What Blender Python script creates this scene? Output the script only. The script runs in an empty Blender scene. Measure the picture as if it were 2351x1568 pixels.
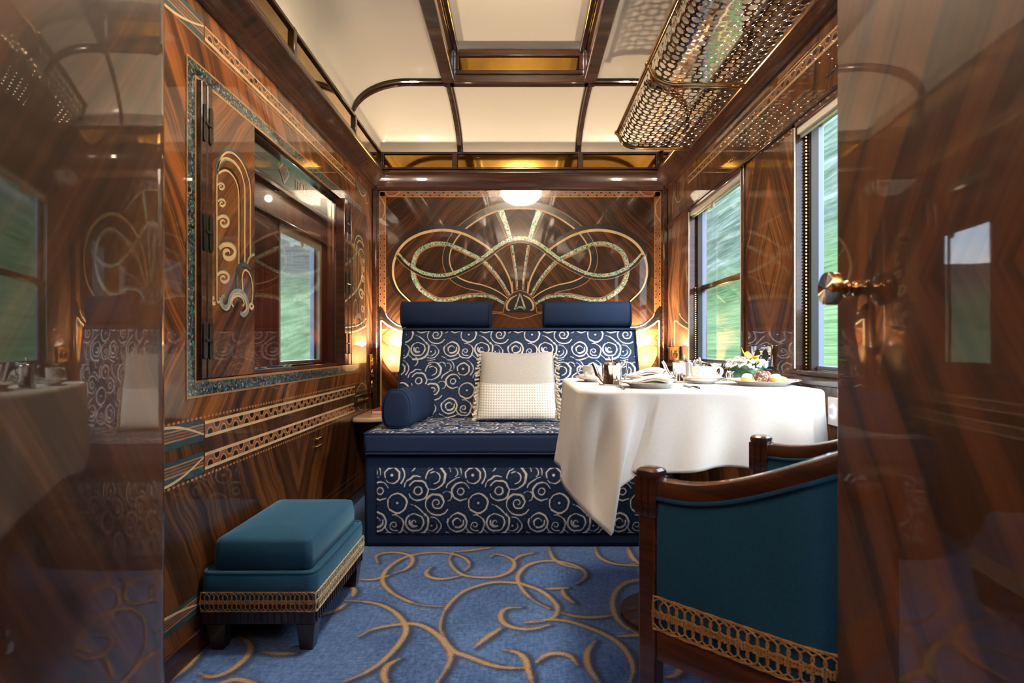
import bpy, bmesh, math, random
import numpy as np
from mathutils import Vector, Matrix, geometry
random.seed(7); np.random.seed(7)
SC = bpy.context.scene
COL = SC.collection
PI = math.pi
# ------------------------------------------------------------------ measures (metres)
F = 1306.0; CX = 1192.0; CY = 797.0; H = 0.92      # lens in pixels of the 2351 wide photograph, eye height
XL, XR, YB = -0.97, 0.98, 3.78                     # corridor-side wall, window-side wall, end wall
TZ = 0.80                                          # laid table surface
def LW(px, py):
    y = -XL*F/(CX-px); return (y, H-(py-CY)*y/F)
def RW(px, py):
    y = XR*F/(px-CX); return (y, H-(py-CY)*y/F)
def BW(px, py): return ((px-CX)*YB/F, H-(py-CY)*YB/F)
def FLR(px, py):
    y = H*F/(py-CY); return ((px-CX)*y/F, y)
def TB(px, py):
    y = (H-TZ)*F/(py-CY); return ((px-CX)*y/F, y)

# ------------------------------------------------------------------ node helpers
def newmat(name):
    m = bpy.data.materials.new(name); m.use_nodes = True
    nt = m.node_tree; nt.nodes.clear()
    out = nt.nodes.new('ShaderNodeOutputMaterial')
    b = nt.nodes.new('ShaderNodeBsdfPrincipled')
    nt.links.new(b.outputs[0], out.inputs[0])
    return m, nt, b
def N(nt, t, **kw):
    n = nt.nodes.new('ShaderNode'+t)
    for k, v in kw.items(): setattr(n, k, v)
    return n
def L(nt, a, b): nt.links.new(a, b)
def math_(nt, op, a, b=None, c=None):
    n = N(nt, 'Math', operation=op)
    for i, v in enumerate((a, b, c)):
        if v is None: continue
        if isinstance(v, (int, float)): n.inputs[i].default_value = v
        else: L(nt, v, n.inputs[i])
    return n.outputs[0]
def ramp(nt, fac, stops, interp='LINEAR'):
    r = N(nt, 'ValToRGB'); r.color_ramp.interpolation = interp
    els = r.color_ramp.elements
    while len(els) < len(stops): els.new(0.5)
    for e, (p, c) in zip(els, stops):
        e.position = p; e.color = (*c, 1) if len(c) == 3 else c
    L(nt, fac, r.inputs[0]); return r.outputs[0]
def mixc(nt, fac, a, b, mode='MIX'):
    n = N(nt, 'Mix', data_type='RGBA', blend_type=mode)
    for i, v in ((0, fac), (6, a), (7, b)):
        if isinstance(v, (int, float)): n.inputs[i].default_value = v
        elif isinstance(v, tuple): n.inputs[i].default_value = (*v, 1) if len(v) == 3 else v
        else: L(nt, v, n.inputs[i])
    return n.outputs[2]
def noise(nt, vec, scale, detail=3, rough=0.5, dist=0.0):
    n = N(nt, 'TexNoise'); n.inputs['Scale'].default_value = scale; n.inputs['Detail'].default_value = detail
    n.inputs['Roughness'].default_value = rough; n.inputs['Distortion'].default_value = dist
    if vec is not None: L(nt, vec, n.inputs['Vector'])
    return n
def mapping(nt, vec, scale=(1,1,1), rot=(0,0,0), loc=(0,0,0)):
    m = N(nt, 'Mapping'); m.inputs['Scale'].default_value = scale
    m.inputs['Rotation'].default_value = rot; m.inputs['Location'].default_value = loc
    L(nt, vec, m.inputs['Vector']); return m.outputs[0]
def bump(nt, b, h, strength=0.3, dist=0.002):
    n = N(nt, 'Bump'); n.inputs['Strength'].default_value = strength; n.inputs['Distance'].default_value = dist
    L(nt, h, n.inputs['Height']); L(nt, n.outputs[0], b.inputs['Normal'])
def coat(b, w=1.0, r=0.03, ior=1.48):
    b.inputs['Coat Weight'].default_value = w; b.inputs['Coat Roughness'].default_value = r; b.inputs['Coat IOR'].default_value = ior

def plain(name, col, rough=0.5, metal=0.0, coatw=0.0, coatr=0.05, spec=0.5, sheen=0.0, sheencol=None, var=0.0, vscale=20, emis=None, estr=0.0):
    m, nt, b = newmat(name)
    b.inputs['Base Color'].default_value = (*col, 1)
    b.inputs['Roughness'].default_value = rough; b.inputs['Metallic'].default_value = metal
    b.inputs['Specular IOR Level'].default_value = spec
    if coatw: coat(b, coatw, coatr)
    if sheen:
        b.inputs['Sheen Weight'].default_value = sheen; b.inputs['Sheen Roughness'].default_value = 0.35
        b.inputs['Sheen Tint'].default_value = (*(sheencol or (1,1,1)), 1)
    if var:
        tc = N(nt, 'TexCoord'); nn = noise(nt, tc.outputs['Object'], vscale, 4)
        lo = tuple(c*(1-var) for c in col); hi = tuple(min(1, c*(1+var)) for c in col)
        L(nt, ramp(nt, nn.outputs[0], [(0.3, lo), (0.7, hi)]), b.inputs['Base Color'])
    if emis:
        b.inputs['Emission Color'].default_value = (*emis, 1); b.inputs['Emission Strength'].default_value = estr
    return m

def veneer(name, angle=35, mu=None, mv=None, dark=(.014,.0055,.0025), mid=(.088,.028,.0078), light=(.32,.100,.023), sc=1.0, coatr=0.025, ior=1.5, wav=0.0, warp=.085, soft=0.0):
    """book-matched figured rosewood under deep lacquer; grain runs at `angle`, mirrored about u=mu and v=mv"""
    m, nt, b = newmat(name)
    uv = N(nt, 'UVMap'); uv.uv_map = 'UVMap'
    s = N(nt, 'SeparateXYZ'); L(nt, uv.outputs[0], s.inputs[0])
    u, v = s.outputs[0], s.outputs[1]
    if mu is not None: u = math_(nt, 'ABSOLUTE', math_(nt, 'SUBTRACT', u, mu))
    if mv is not None: v = math_(nt, 'ABSOLUTE', math_(nt, 'SUBTRACT', v, mv))
    c = N(nt, 'CombineXYZ'); L(nt, u, c.inputs[0]); L(nt, v, c.inputs[1])
    wn = noise(nt, c.outputs[0], 3.2*sc, 2, 0.5)
    wv = N(nt, 'VectorMath', operation='SCALE'); wv.inputs['Scale'].default_value = warp/sc
    L(nt, wn.outputs['Color'], wv.inputs[0])
    ad = N(nt, 'VectorMath', operation='ADD'); L(nt, c.outputs[0], ad.inputs[0]); L(nt, wv.outputs[0], ad.inputs[1])
    rot = mapping(nt, ad.outputs[0], rot=(0,0,-math.radians(angle)))
    fine = noise(nt, mapping(nt, rot, (2.0*sc, 110*sc, 1)), 1.0, 4, 0.7)
    band = noise(nt, mapping(nt, rot, (0.8*sc, 24*sc, 1)), 1.0, 3, 0.55)
    broad = noise(nt, mapping(nt, rot, (0.6*sc, 5*sc, 1)), 1.0, 1, 0.5)
    f = math_(nt, 'ADD', math_(nt, 'MULTIPLY', fine.outputs[0], 0.36*(1-soft)), math_(nt, 'MULTIPLY', band.outputs[0], 0.44+0.36*soft))
    f = math_(nt, 'ADD', f, math_(nt, 'MULTIPLY', broad.outputs[0], 0.26))
    col = ramp(nt, f, [(0.40, dark), (0.52, mid), (0.56, tuple(.55*a+.45*b_ for a, b_ in zip(mid, light))), (0.68, light)])
    L(nt, col, b.inputs['Base Color'])
    b.inputs['Roughness'].default_value = 0.45; b.inputs['Specular IOR Level'].default_value = 0.2
    coat(b, 1.0, coatr, ior)
    if wav:
        tc = N(nt, 'TexCoord'); wn2 = noise(nt, tc.outputs['Object'], 9, 1)
        bp = N(nt, 'Bump'); bp.inputs['Strength'].default_value = wav; bp.inputs['Distance'].default_value = 0.01
        L(nt, wn2.outputs[0], bp.inputs['Height']); L(nt, bp.outputs[0], b.inputs['Coat Normal'])
    return m

M = {}
M['ven_left'] = veneer('rosewood_left', 125, mv=0.95)
M['ven_low'] = veneer('rosewood_low', 62, mu=2.5, mid=(.052,.019,.0065), light=(.17,.06,.016))
M['ven_back'] = veneer('rosewood_back', 132, mu=0.0, dark=(.010,.005,.003), mid=(.034,.012,.0045), light=(.125,.043,.012))
M['ven_side'] = veneer('rosewood_side', 42, mv=0.98, light=(.26,.10,.028))
M['ven_right'] = veneer('rosewood_right', 114, mu=2.235, mv=1.255, mid=(.075,.028,.010), light=(.26,.10,.03))
M['ven_door'] = veneer('rosewood_door', 122, mv=0.99, sc=0.75, warp=.05, soft=.5, wav=0.012, light=(.155,.050,.013), mid=(.062,.020,.0065), dark=(.014,.005,.0028))
M['ven_post'] = veneer('rosewood_post', 55, sc=0.7, mv=0.9, warp=.05, soft=.5, wav=0.01, mid=(.062,.021,.007), light=(.15,.052,.015), dark=(.014,.0055,.003))
M['ven_header'] = veneer('rosewood_header', 80, mu=2.5, light=(.2,.075,.023))
M['ven_shutter'] = veneer('rosewood_shutter', 48, light=(.24,.092,.028))
M['ven_corridor'] = veneer('mahogany_corridor', 90, dark=(.10,.022,.012), mid=(.19,.045,.021), light=(.30,.08,.035))
M['mahog'] = veneer('mahogany_moulding', 0, sc=1.6, dark=(.014,.005,.003), mid=(.035,.011,.006), light=(.075,.024,.011), coatr=0.05)
M['chairwood'] = veneer('chair_mahogany', 5, sc=1.5, dark=(.025,.007,.004), mid=(.055,.015,.007), light=(.10,.028,.012), coatr=0.06)
M['darkwood'] = plain('ottoman_wood', (.022,.009,.006), 0.35, coatw=0.5, var=.3, vscale=40)
M['ebony'] = plain('ebony_inlay', (.006,.005,.005), 0.3, coatw=1, coatr=.03)
M['cream_in'] = plain('sycamore_inlay', (.62,.43,.23), 0.4, coatw=1, coatr=.03, var=.15, vscale=14)
M['tan_in'] = plain('tan_inlay', (.36,.17,.06), 0.4, coatw=1, coatr=.03, var=.2, vscale=14)
M['red_in'] = plain('padauk_inlay', (.27,.085,.026), 0.4, coatw=1, coatr=.03, var=.25, vscale=30)
M['teal_in'] = plain('teal_inlay', (.018,.055,.07), 0.4, coatw=1, coatr=.03, var=.3, vscale=25)
M['blue_in'] = plain('grey_blue_inlay', (.20,.26,.27), 0.4, coatw=1, coatr=.03, var=.35, vscale=45)
M['gold'] = plain('gold_mirror', (.50,.27,.035), 0.06, 1.0, coatw=.6, coatr=.02, var=.18, vscale=9)
M['brass'] = plain('polished_brass', (.72,.47,.22), 0.14, 1.0)
M['chrome'] = plain('polished_chrome', (.80,.79,.78), 0.05, 1.0)
M['silver'] = plain('silver_plate', (.86,.84,.80), 0.09, 1.0)
M['rackmetal'] = plain('rack_metal', (.56,.50,.42), 0.07, 1.0)
M['steel'] = plain('window_steel', (.16,.20,.30), 0.45, 0.2)
M['black'] = plain('black_iron', (.01,.01,.01), 0.35, 0.2)
M['china'] = plain('bone_china', (.78,.765,.735), 0.18, coatw=1, coatr=.02)
M['cream_paint'] = plain('cream_ceiling', (.87,.80,.69), 0.4, coatw=.6, coatr=.08)
M['blind'] = plain('blind_fabric', (.66,.62,.52), 0.6)
M['white_paint'] = plain('white_paint', (.75,.77,.76), 0.35, coatw=.4)
M['red'] = plain('red_book_cloth', (.42,.03,.02), 0.5)
M['paper'] = plain('paper_pages', (.8,.76,.68), 0.8)
M['shelf'] = plain('cream_shelf', (.66,.50,.34), 0.3, coatw=.6)
M['green_board'] = plain('green_board', (.012,.16,.11), 0.5)
M['rubber'] = plain('black_rubber', (.008,.009,.01), 0.5)
M['photo'] = plain('photo_print', (.16,.14,.12), 0.4, var=.9, vscale=25)

def shell_mat(name, dark):
    m, nt, b = newmat(name)
    tc = N(nt, 'TexCoord')
    wn = noise(nt, tc.outputs['Object'], 30, 2)
    mp = N(nt, 'VectorMath', operation='MULTIPLY_ADD')
    L(nt, wn.outputs['Color'], mp.inputs[0]); mp.inputs[1].default_value = (.02,.02,.02); L(nt, tc.outputs['Object'], mp.inputs[2])
    vo = N(nt, 'TexVoronoi'); vo.inputs['Scale'].default_value = 150; L(nt, mp.outputs[0], vo.inputs['Vector'])
    s = N(nt, 'SeparateColor'); L(nt, vo.outputs['Color'], s.inputs[0])
    if dark:
        st = [(0, (.004,.008,.012)), (.35, (.02,.05,.08)), (.55, (.06,.11,.16)), (.68, (.02,.16,.11)), (.8, (.12,.11,.16)), (.9, (.3,.38,.4)), (.97, (.35,.25,.10)), (1, (.03,.22,.13))]
    else:
        st = [(0, (.05,.12,.07)), (.18, (.12,.42,.24)), (.34, (.32,.55,.36)), (.48, (.55,.52,.24)), (.60, (.50,.42,.48)), (.72, (.24,.36,.50)), (.84, (.62,.66,.55)), (.93, (.55,.30,.22)), (1, (.08,.40,.28))]
    L(nt, ramp(nt, s.outputs[0], st, 'CONSTANT'), b.inputs['Base Color'])
    b.inputs['Metallic'].default_value = 0.35 if dark else 0.25
    b.inputs['Roughness'].default_value = 0.3
    nb = N(nt, 'Bump'); nb.inputs['Strength'].default_value = .5; nb.inputs['Distance'].default_value = .003
    L(nt, s.outputs[1], nb.inputs['Height']); L(nt, nb.outputs[0], b.inputs['Normal'])
    coat(b, 1, .03)
    return m
M['shell'] = shell_mat('abalone_bright', False)
M['shell_dark'] = shell_mat('abalone_dark', True)

def glass_mat(name, tint=(1,1,1), refl=0.06, rough=0.0):
    m = bpy.data.materials.new(name); m.use_nodes = True
    nt = m.node_tree; nt.nodes.clear()
    out = N(nt, 'OutputMaterial'); t = N(nt, 'BsdfTransparent'); g = N(nt, 'BsdfGlossy'); mx = N(nt, 'MixShader')
    t.inputs[0].default_value = (*tint, 1); g.inputs['Roughness'].default_value = rough
    g_ = N(nt, 'NewGeometry'); dt = N(nt, 'VectorMath', operation='DOT_PRODUCT'); L(nt, g_.outputs['Normal'], dt.inputs[0]); L(nt, g_.outputs['Incoming'], dt.inputs[1])
    c_ = math_(nt, 'SUBTRACT', 1.0, math_(nt, 'ABSOLUTE', dt.outputs['Value']))
    f = math_(nt, 'MULTIPLY_ADD', math_(nt, 'POWER', c_, 5.0), 1.0-refl, refl)
    L(nt, f, mx.inputs[0]); L(nt, t.outputs[0], mx.inputs[1]); L(nt, g.outputs[0], mx.inputs[2]); L(nt, mx.outputs[0], out.inputs[0])
    return m
M['glass'] = glass_mat('window_glass', (.98,.99,.985), .035)
M['glass_int'] = glass_mat('corridor_pane', (.97,.98,.975), .05)

def velvet(name, col, hi):
    m, nt, b = newmat(name)
    tc = N(nt, 'TexCoord'); n1 = noise(nt, tc.outputs['Object'], 260, 3); n2 = noise(nt, tc.outputs['Object'], 5, 2)
    lo = tuple(c*.72 for c in col)
    c1 = ramp(nt, math_(nt, 'ADD', math_(nt, 'MULTIPLY', n1.outputs[0], .5), math_(nt, 'MULTIPLY', n2.outputs[0], .5)), [(.35, lo), (.65, col)])
    L(nt, c1, b.inputs['Base Color']); b.inputs['Roughness'].default_value = .85; b.inputs['Specular IOR Level'].default_value = .15
    b.inputs['Sheen Weight'].default_value = 0.85; b.inputs['Sheen Roughness'].default_value = .38; b.inputs['Sheen Tint'].default_value = (*hi, 1)
    bump(nt, b, n1.outputs[0], .25, .001)
    return m
M['velvet'] = velvet('peacock_velvet', (.016,.076,.152), (.22,.46,.64))
def woven(name, col, sc=900, rough=.8, var=.25, b_=.2):
    m, nt, b = newmat(name)
    tc = N(nt, 'TexCoord')
    n1 = noise(nt, mapping(nt, tc.outputs['Object'], (1,1,.15)), sc, 2); n2 = noise(nt, mapping(nt, tc.outputs['Object'], (.15,.15,1)), sc, 2)
    f = math_(nt, 'MULTIPLY', math_(nt, 'ADD', n1.outputs[0], n2.outputs[0]), .5)
    L(nt, ramp(nt, f, [(.35, tuple(c*(1-var) for c in col)), (.65, tuple(min(1, c*(1+var)) for c in col))]), b.inputs['Base Color'])
    b.inputs['Roughness'].default_value = rough; b.inputs['Specular IOR Level'].default_value = .25
    bump(nt, b, f, b_, .0008)
    return m
M['navy'] = woven('navy_cloth', (.0052,.0165,.052), 700)
M['linen'] = woven('white_linen', (.77,.765,.745), 500, .75, .035, .15)
M['napkin'] = woven('napkin_cotton', (.76,.755,.74), 600, .75, .03, .12)
M['grey_cloth'] = woven('grey_cushion_cloth', (.42,.41,.38), 500, .6, .12)
M['braid'] = woven('gold_braid', (.40,.21,.075), 400, .55, .35)
M['braid_pale'] = woven('pale_braid', (.52,.44,.30), 400, .55, .3)
M['tassel'] = woven('tassel_thread', (.60,.48,.34), 300, .7, .4)
M['fringe'] = woven('fringe_thread', (.50,.45,.36), 300, .7, .3)
M['leaf'] = plain('green_leaf', (.012,.085,.038), .35, coatw=.3, var=.5, vscale=60)
M['petal'] = plain('yellow_petal', (.80,.50,.03), .45, var=.2, vscale=30)
M['blossom'] = plain('white_blossom', (.85,.85,.82), .6, var=.12, vscale=120)
M['stalk'] = plain('green_stalk', (.12,.2,.05), .6)
M['choux'] = plain('baked_dough', (.62,.36,.13), .6, var=.3, vscale=40)
M['sugar'] = plain('icing_sugar', (.85,.82,.78), .9, var=.06, vscale=90)
def nutty():
    m, nt, b = newmat('nut_chocolate'); tc = N(nt, 'TexCoord'); v = N(nt, 'TexVoronoi'); v.inputs['Scale'].default_value = 260
    L(nt, tc.outputs['Object'], v.inputs['Vector']); s = N(nt, 'SeparateColor'); L(nt, v.outputs['Color'], s.inputs[0])
    L(nt, ramp(nt, s.outputs[0], [(0, (.10,.035,.02)), (.45, (.22,.09,.05)), (.68, (.45,.27,.15)), (.85, (.66,.5,.36))], 'CONSTANT'), b.inputs['Base Color'])
    b.inputs['Roughness'].default_value = .7; bump(nt, b, v.outputs['Distance'], .8, .003); return m
M['nutty'] = nutty()
def cushion_weave():
    m, nt, b = newmat('white_waffle_weave'); uv = N(nt, 'UVMap'); uv.uv_map = 'UVMap'
    s = N(nt, 'SeparateXYZ'); L(nt, mapping(nt, uv.outputs[0], (330, 330, 1), (0,0,PI/4)), s.inputs[0])
    f = math_(nt, 'MULTIPLY', math_(nt, 'SINE', s.outputs[0]), math_(nt, 'SINE', s.outputs[1]))
    f = math_(nt, 'ADD', math_(nt, 'MULTIPLY', f, .5), .5)
    L(nt, ramp(nt, f, [(.05, (.40,.39,.36)), (.4, (.74,.72,.67))]), b.inputs['Base Color'])
    b.inputs['Roughness'].default_value = .7; bump(nt, b, f, .5, .003); return m
M['waffle'] = cushion_weave()
def fabric_mat():
    m, nt, b = newmat('navy_swirl_fabric')
    at = N(nt, 'Attribute'); at.attribute_name = 'motif'
    tc = N(nt, 'TexCoord'); n1 = noise(nt, tc.outputs['Object'], 900, 2)
    d = math_(nt, 'ADD', at.outputs['Fac'], math_(nt, 'MULTIPLY', math_(nt, 'SUBTRACT', n1.outputs[0], .5), .0012))
    line = math_(nt, 'SMOOTH_MIN', 1.0, math_(nt, 'MAXIMUM', math_(nt, 'MULTIPLY_ADD', d, -900, .5), 0.0), .01)
    rings = math_(nt, 'SINE', math_(nt, 'MULTIPLY', at.outputs['Fac'], 2*PI/.0115))
    blue = ramp(nt, math_(nt, 'MULTIPLY_ADD', rings, .5, .5), [(.35, (.0042,.0120,.036)), (.62, (.009,.030,.086))])
    col = mixc(nt, line, blue, (.60,.585,.55))
    L(nt, col, b.inputs['Base Color']); b.inputs['Roughness'].default_value = .7; b.inputs['Specular IOR Level'].default_value = .25
    bump(nt, b, n1.outputs[0], .25, .0008); return m
M['fabric'] = fabric_mat()
def carpet_mat():
    m, nt, b = newmat('blue_scroll_carpet')
    at = N(nt, 'Attribute'); at.attribute_name = 'scroll'; ah = N(nt, 'Attribute'); ah.attribute_name = 'shade'
    tc = N(nt, 'TexCoord')
    n1 = noise(nt, tc.outputs['Object'], 300, 2, .65); n2 = noise(nt, mapping(nt, tc.outputs['Object'], (1, .35, 1)), 90, 3, .7); n3 = noise(nt, tc.outputs['Object'], 4, 2)
    n4 = noise(nt, mapping(nt, tc.outputs['Object'], (.35, 1, 1)), 110, 3, .7)
    d = math_(nt, 'ADD', at.outputs['Fac'], math_(nt, 'MULTIPLY', math_(nt, 'SUBTRACT', n1.outputs[0], .5), .040))
    line = math_(nt, 'MINIMUM', math_(nt, 'MAXIMUM', math_(nt, 'MULTIPLY_ADD', d, -350, .5), 0.0), 1.0)
    wv = math_(nt, 'ADD', math_(nt, 'MULTIPLY', n2.outputs[0], .40), math_(nt, 'MULTIPLY', n4.outputs[0], .34))
    wv = math_(nt, 'ADD', wv, math_(nt, 'MULTIPLY', n3.outputs[0], .26))
    blue = ramp(nt, wv, [(.36, (.020,.052,.15)), (.50, (.052,.130,.345)), (.62, (.115,.235,.52))])
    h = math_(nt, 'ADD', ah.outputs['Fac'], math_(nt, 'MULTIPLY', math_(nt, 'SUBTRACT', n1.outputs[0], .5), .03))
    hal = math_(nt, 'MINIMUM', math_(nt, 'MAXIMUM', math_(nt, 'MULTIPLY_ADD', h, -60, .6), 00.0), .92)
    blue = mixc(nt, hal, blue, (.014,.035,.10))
    gold = ramp(nt, n1.outputs[0], [(.38, (.24,.14,.06)), (.52, (.45,.30,.14)), (.66, (.62,.50,.32))])
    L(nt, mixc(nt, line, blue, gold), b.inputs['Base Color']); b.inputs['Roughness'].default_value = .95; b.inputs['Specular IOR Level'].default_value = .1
    b.inputs['Sheen Weight'].default_value = .25; b.inputs['Sheen Roughness'].default_value = .5
    bump(nt, b, n1.outputs[0], .5, .003); return m
M['carpet'] = carpet_mat()
def lamp_mat(name, col, s):
    m, nt, b = newmat(name)
    b.inputs['Base Color'].default_value = (.8,.75,.65,1); b.inputs['Roughness'].default_value = .25; coat(b, 1, .05)
    b.inputs['Emission Color'].default_value = (*col, 1); b.inputs['Emission Strength'].default_value = s
    return m
M['lampglass'] = lamp_mat('wall_lamp_glass', (1, .66, .34), .9)
def shade_mat():
    m, nt, b = newmat('wall_lamp_glass'); out = [n for n in nt.nodes if n.type == 'OUTPUT_MATERIAL'][0]
    b.inputs['Base Color'].default_value = (.80,.72,.58,1); b.inputs['Roughness'].default_value = .2; coat(b, 1, .04)
    b.inputs['Emission Color'].default_value = (1,.70,.40,1); b.inputs['Emission Strength'].default_value = .22
    t = N(nt, 'BsdfTranslucent'); t.inputs[0].default_value = (.85,.72,.52,1); mx = N(nt, 'MixShader'); mx.inputs[0].default_value = .55
    L(nt, b.outputs[0], mx.inputs[1]); L(nt, t.outputs[0], mx.inputs[2]); L(nt, mx.outputs[0], out.inputs[0]); return m
M['lampglass'] = shade_mat()
M['bulb'] = lamp_mat('lamp_bulb', (1, .80, .55), 22)
M['bowl'] = lamp_mat('ceiling_bowl_glass', (1, .80, .58), 42)
M['led'] = plain('violet_led', (.1,.05,.6), .4, emis=(.2,.12,1), estr=6)
M['ledwhite'] = plain('white_led', (.7,.7,.9), .4, emis=(.75,.8,1), estr=5)

# ------------------------------------------------------------------ mesh builder
def cr(pts, n=8, closed=False):
    """smooth curve through the points"""
    P = [tuple(map(float, p)) for p in pts]; out = []
    k = len(P)
    if k < 3: 
        return [tuple(a+(b-a)*i/n for a, b in zip(P[0], P[1])) for i in range(n+1)]
    rng = range(k if closed else k-1)
    for i in rng:
        if closed: p0, p1, p2, p3 = P[i-1], P[i], P[(i+1)%k], P[(i+2)%k]
        else:
            p1, p2 = P[i], P[i+1]
            p0 = P[i-1] if i else tuple(2*a-b for a, b in zip(p1, p2))
            p3 = P[i+2] if i+2 < k else tuple(2*b-a for a, b in zip(p1, p2))
        for j in range(n):
            t = j/n
            out.append(tuple(.5*((2*b)+(-a+c)*t+(2*a-5*b+4*c-d)*t*t+(-a+3*b-3*c+d)*t**3) for a, b, c, d in zip(p0, p1, p2, p3)))
    if not closed: out.append(P[-1])
    return out

class MB:
    def __init__(s): s.v = []; s.f = []; s.m = []; s.uv = None; s.attr = {}; s.customuv = {}
    def add(s, verts, faces, mi=0):
        o = len(s.v); s.v += [tuple(v) for v in verts]
        for f in faces: s.f.append(tuple(i+o for i in f)); s.m.append(mi)
        return o
    def box(s, x0, x1, y0, y1, z0, z1, mi=0):
        s.add([(x0,y0,z0),(x1,y0,z0),(x1,y1,z0),(x0,y1,z0),(x0,y0,z1),(x1,y0,z1),(x1,y1,z1),(x0,y1,z1)],
              [(0,3,2,1),(4,5,6,7),(0,1,5,4),(1,2,6,5),(2,3,7,6),(3,0,4,7)], mi); return s
    def loft(s, rings, mi=0, closed=True, cap=True):
        n = len(rings[0]); vs = [p for r in rings for p in r]; fs = []
        for i in range(len(rings)-1):
            for j in range(n if closed else n-1):
                k = (j+1) % n; fs.append((i*n+j, i*n+k, (i+1)*n+k, (i+1)*n+j))
        if cap and closed: fs.append(tuple(range(n-1, -1, -1))); fs.append(tuple((len(rings)-1)*n+j for j in range(n)))
        s.add(vs, fs, mi); return s
    def prism(s, prof, a, b, axis='y', mi=0):
        """prof: list of 2D points; axis y -> (x,z), x -> (y,z), z -> (x,y)"""
        def P(p, t): return {'y': (p[0], t, p[1]), 'x': (t, p[0], p[1]), 'z': (p[0], p[1], t)}[axis]
        return s.loft([[P(p, a) for p in prof], [P(p, b) for p in prof]], mi)
    def tube(s, pts, r, seg=8, mi=0, closed=False, cap=True):
        P = [Vector(p) for p in pts]; n = len(P); rings = []
        R = r if isinstance(r, (list, tuple)) else [r]*n
        T = []
        for i in range(n):
            a = P[i-1] if (i or closed) else P[0]; b = P[(i+1) % n] if (i < n-1 or closed) else P[-1]
            d = (b-a); T.append(d.normalized() if d.length > 1e-9 else Vector((0,0,1)))
        up = Vector((0,0,1)) if abs(T[0].z) < .9 else Vector((1,0,0))
        nr = (up - T[0]*up.dot(T[0])).normalized()
        for i in range(n):
            nr = nr - T[i]*nr.dot(T[i])
            if nr.length < 1e-6: nr = T[i].orthogonal()
            nr.normalize(); bn = T[i].cross(nr)
            rings.append([tuple(P[i]+(nr*math.cos(2*PI*k/seg)+bn*math.sin(2*PI*k/seg))*R[i]) for k in range(seg)])
        if closed: rings.append(rings[0])
        s.loft(rings, mi, True, cap and not closed); return s
    def lathe(s, prof, c=(0,0,0), seg=32, axis='z', mi=0, fn=None):
        vs = []; fs = []; n = len(prof)
        for j in range(seg):
            a = 2*PI*j/seg
            for (r, h) in prof:
                rr = r if fn is None else fn(r, h, a)
                x, y, z = rr*math.cos(a), rr*math.sin(a), h
                if axis == 'x': x, y, z = z, x, y
                elif axis == 'y': x, y, z = x, z, y
                vs.append((c[0]+x, c[1]+y, c[2]+z))
        for j in range(seg):
            k = (j+1) % seg
            for i in range(n-1): fs.append((j*n+i, k*n+i, k*n+i+1, j*n+i+1))
        s.add(vs, fs, mi); return s
    def ball(s, c, r, seg=12, rings=8, mi=0, fn=None):
        rx, ry, rz = r if isinstance(r, tuple) else (r, r, r)
        vs = [(c[0], c[1], c[2]-rz)]; fs = []
        for i in range(1, rings):
            t = -PI/2+PI*i/rings
            for j in range(seg):
                a = 2*PI*j/seg; k = 1 if fn is None else fn(a, t)
                vs.append((c[0]+rx*k*math.cos(t)*math.cos(a), c[1]+ry*k*math.cos(t)*math.sin(a), c[2]+rz*k*math.sin(t)))
        vs.append((c[0], c[1], c[2]+rz))
        for j in range(seg): fs.append((0, 1+(j+1) % seg, 1+j))
        for i in range(rings-2):
            for j in range(seg):
                a = 1+i*seg+j; b = 1+i*seg+(j+1) % seg; fs.append((a, b, b+seg, a+seg))
        t = len(vs)-1; o = 1+(rings-2)*seg
        for j in range(seg): fs.append((o+j, o+(j+1) % seg, t))
        s.add(vs, fs, mi); return s
    def grid(s, fn, nu, nv, mi=0, attrs=None, wrapu=False):
        vs = [fn(i/(nu-1), j/(nv-1)) for j in range(nv) for i in range(nu)]
        fs = [(j*nu+i, j*nu+i+1, (j+1)*nu+i+1, (j+1)*nu+i) for j in range(nv-1) for i in range(nu-1)]
        s.add(vs, fs, mi); return s
    def ribbon(s, pts, w, mp, h=.0008, mi=0):
        """flat inlaid band along 2D points; w = full width (number or list); mp(u,v,h)->3D"""
        n = len(pts); W = w if isinstance(w, (list, tuple)) else [w]*n
        vs = []
        for i in range(n):
            a = pts[max(i-1, 0)]; b = pts[min(i+1, n-1)]
            dx, dy = b[0]-a[0], b[1]-a[1]; l = math.hypot(dx, dy) or 1
            nx, ny = -dy/l, dx/l; k = i/(n-1)*(len(W)-1); i0 = int(k); i1 = min(i0+1, len(W)-1)
            ww = (W[i0]+(W[i1]-W[i0])*(k-i0))/2
            vs.append(mp(pts[i][0]+nx*ww, pts[i][1]+ny*ww, h)); vs.append(mp(pts[i][0]-nx*ww, pts[i][1]-ny*ww, h))
        s.add(vs, [(2*i, 2*i+1, 2*i+3, 2*i+2) for i in range(n-1)], mi); return s
    def poly(s, pts, mp, h=.0008, mi=0):
        s.add([mp(u, v, h) for u, v in pts], [tuple(range(len(pts)))], mi); return s
    def build(s, name, mats, parent=None, bevel=0, seg=2, smooth=35, local=False, solid=0, sub=0, recalc=True):
        me = bpy.data.meshes.new(name); o = bpy.data.objects.new(name, me); COL.objects.link(o)
        vs = s.v
        if parent is not None:
            o.parent = parent
            if not local:
                off = world_of(parent); vs = [(x-off[0], y-off[1], z-off[2]) for x, y, z in vs]
        me.from_pydata(vs, [], s.f)
        mats = mats if isinstance(mats, (list, tuple)) else [mats]
        for m in mats: me.materials.append(M[m] if isinstance(m, str) else m)
        me.polygons.foreach_set('material_index', s.m)
        if recalc:
            bm = bmesh.new(); bm.from_mesh(me); bmesh.ops.recalc_face_normals(bm, faces=bm.faces); bm.to_mesh(me); bm.free()
        uvl = me.uv_layers.new(name='UVMap')
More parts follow.
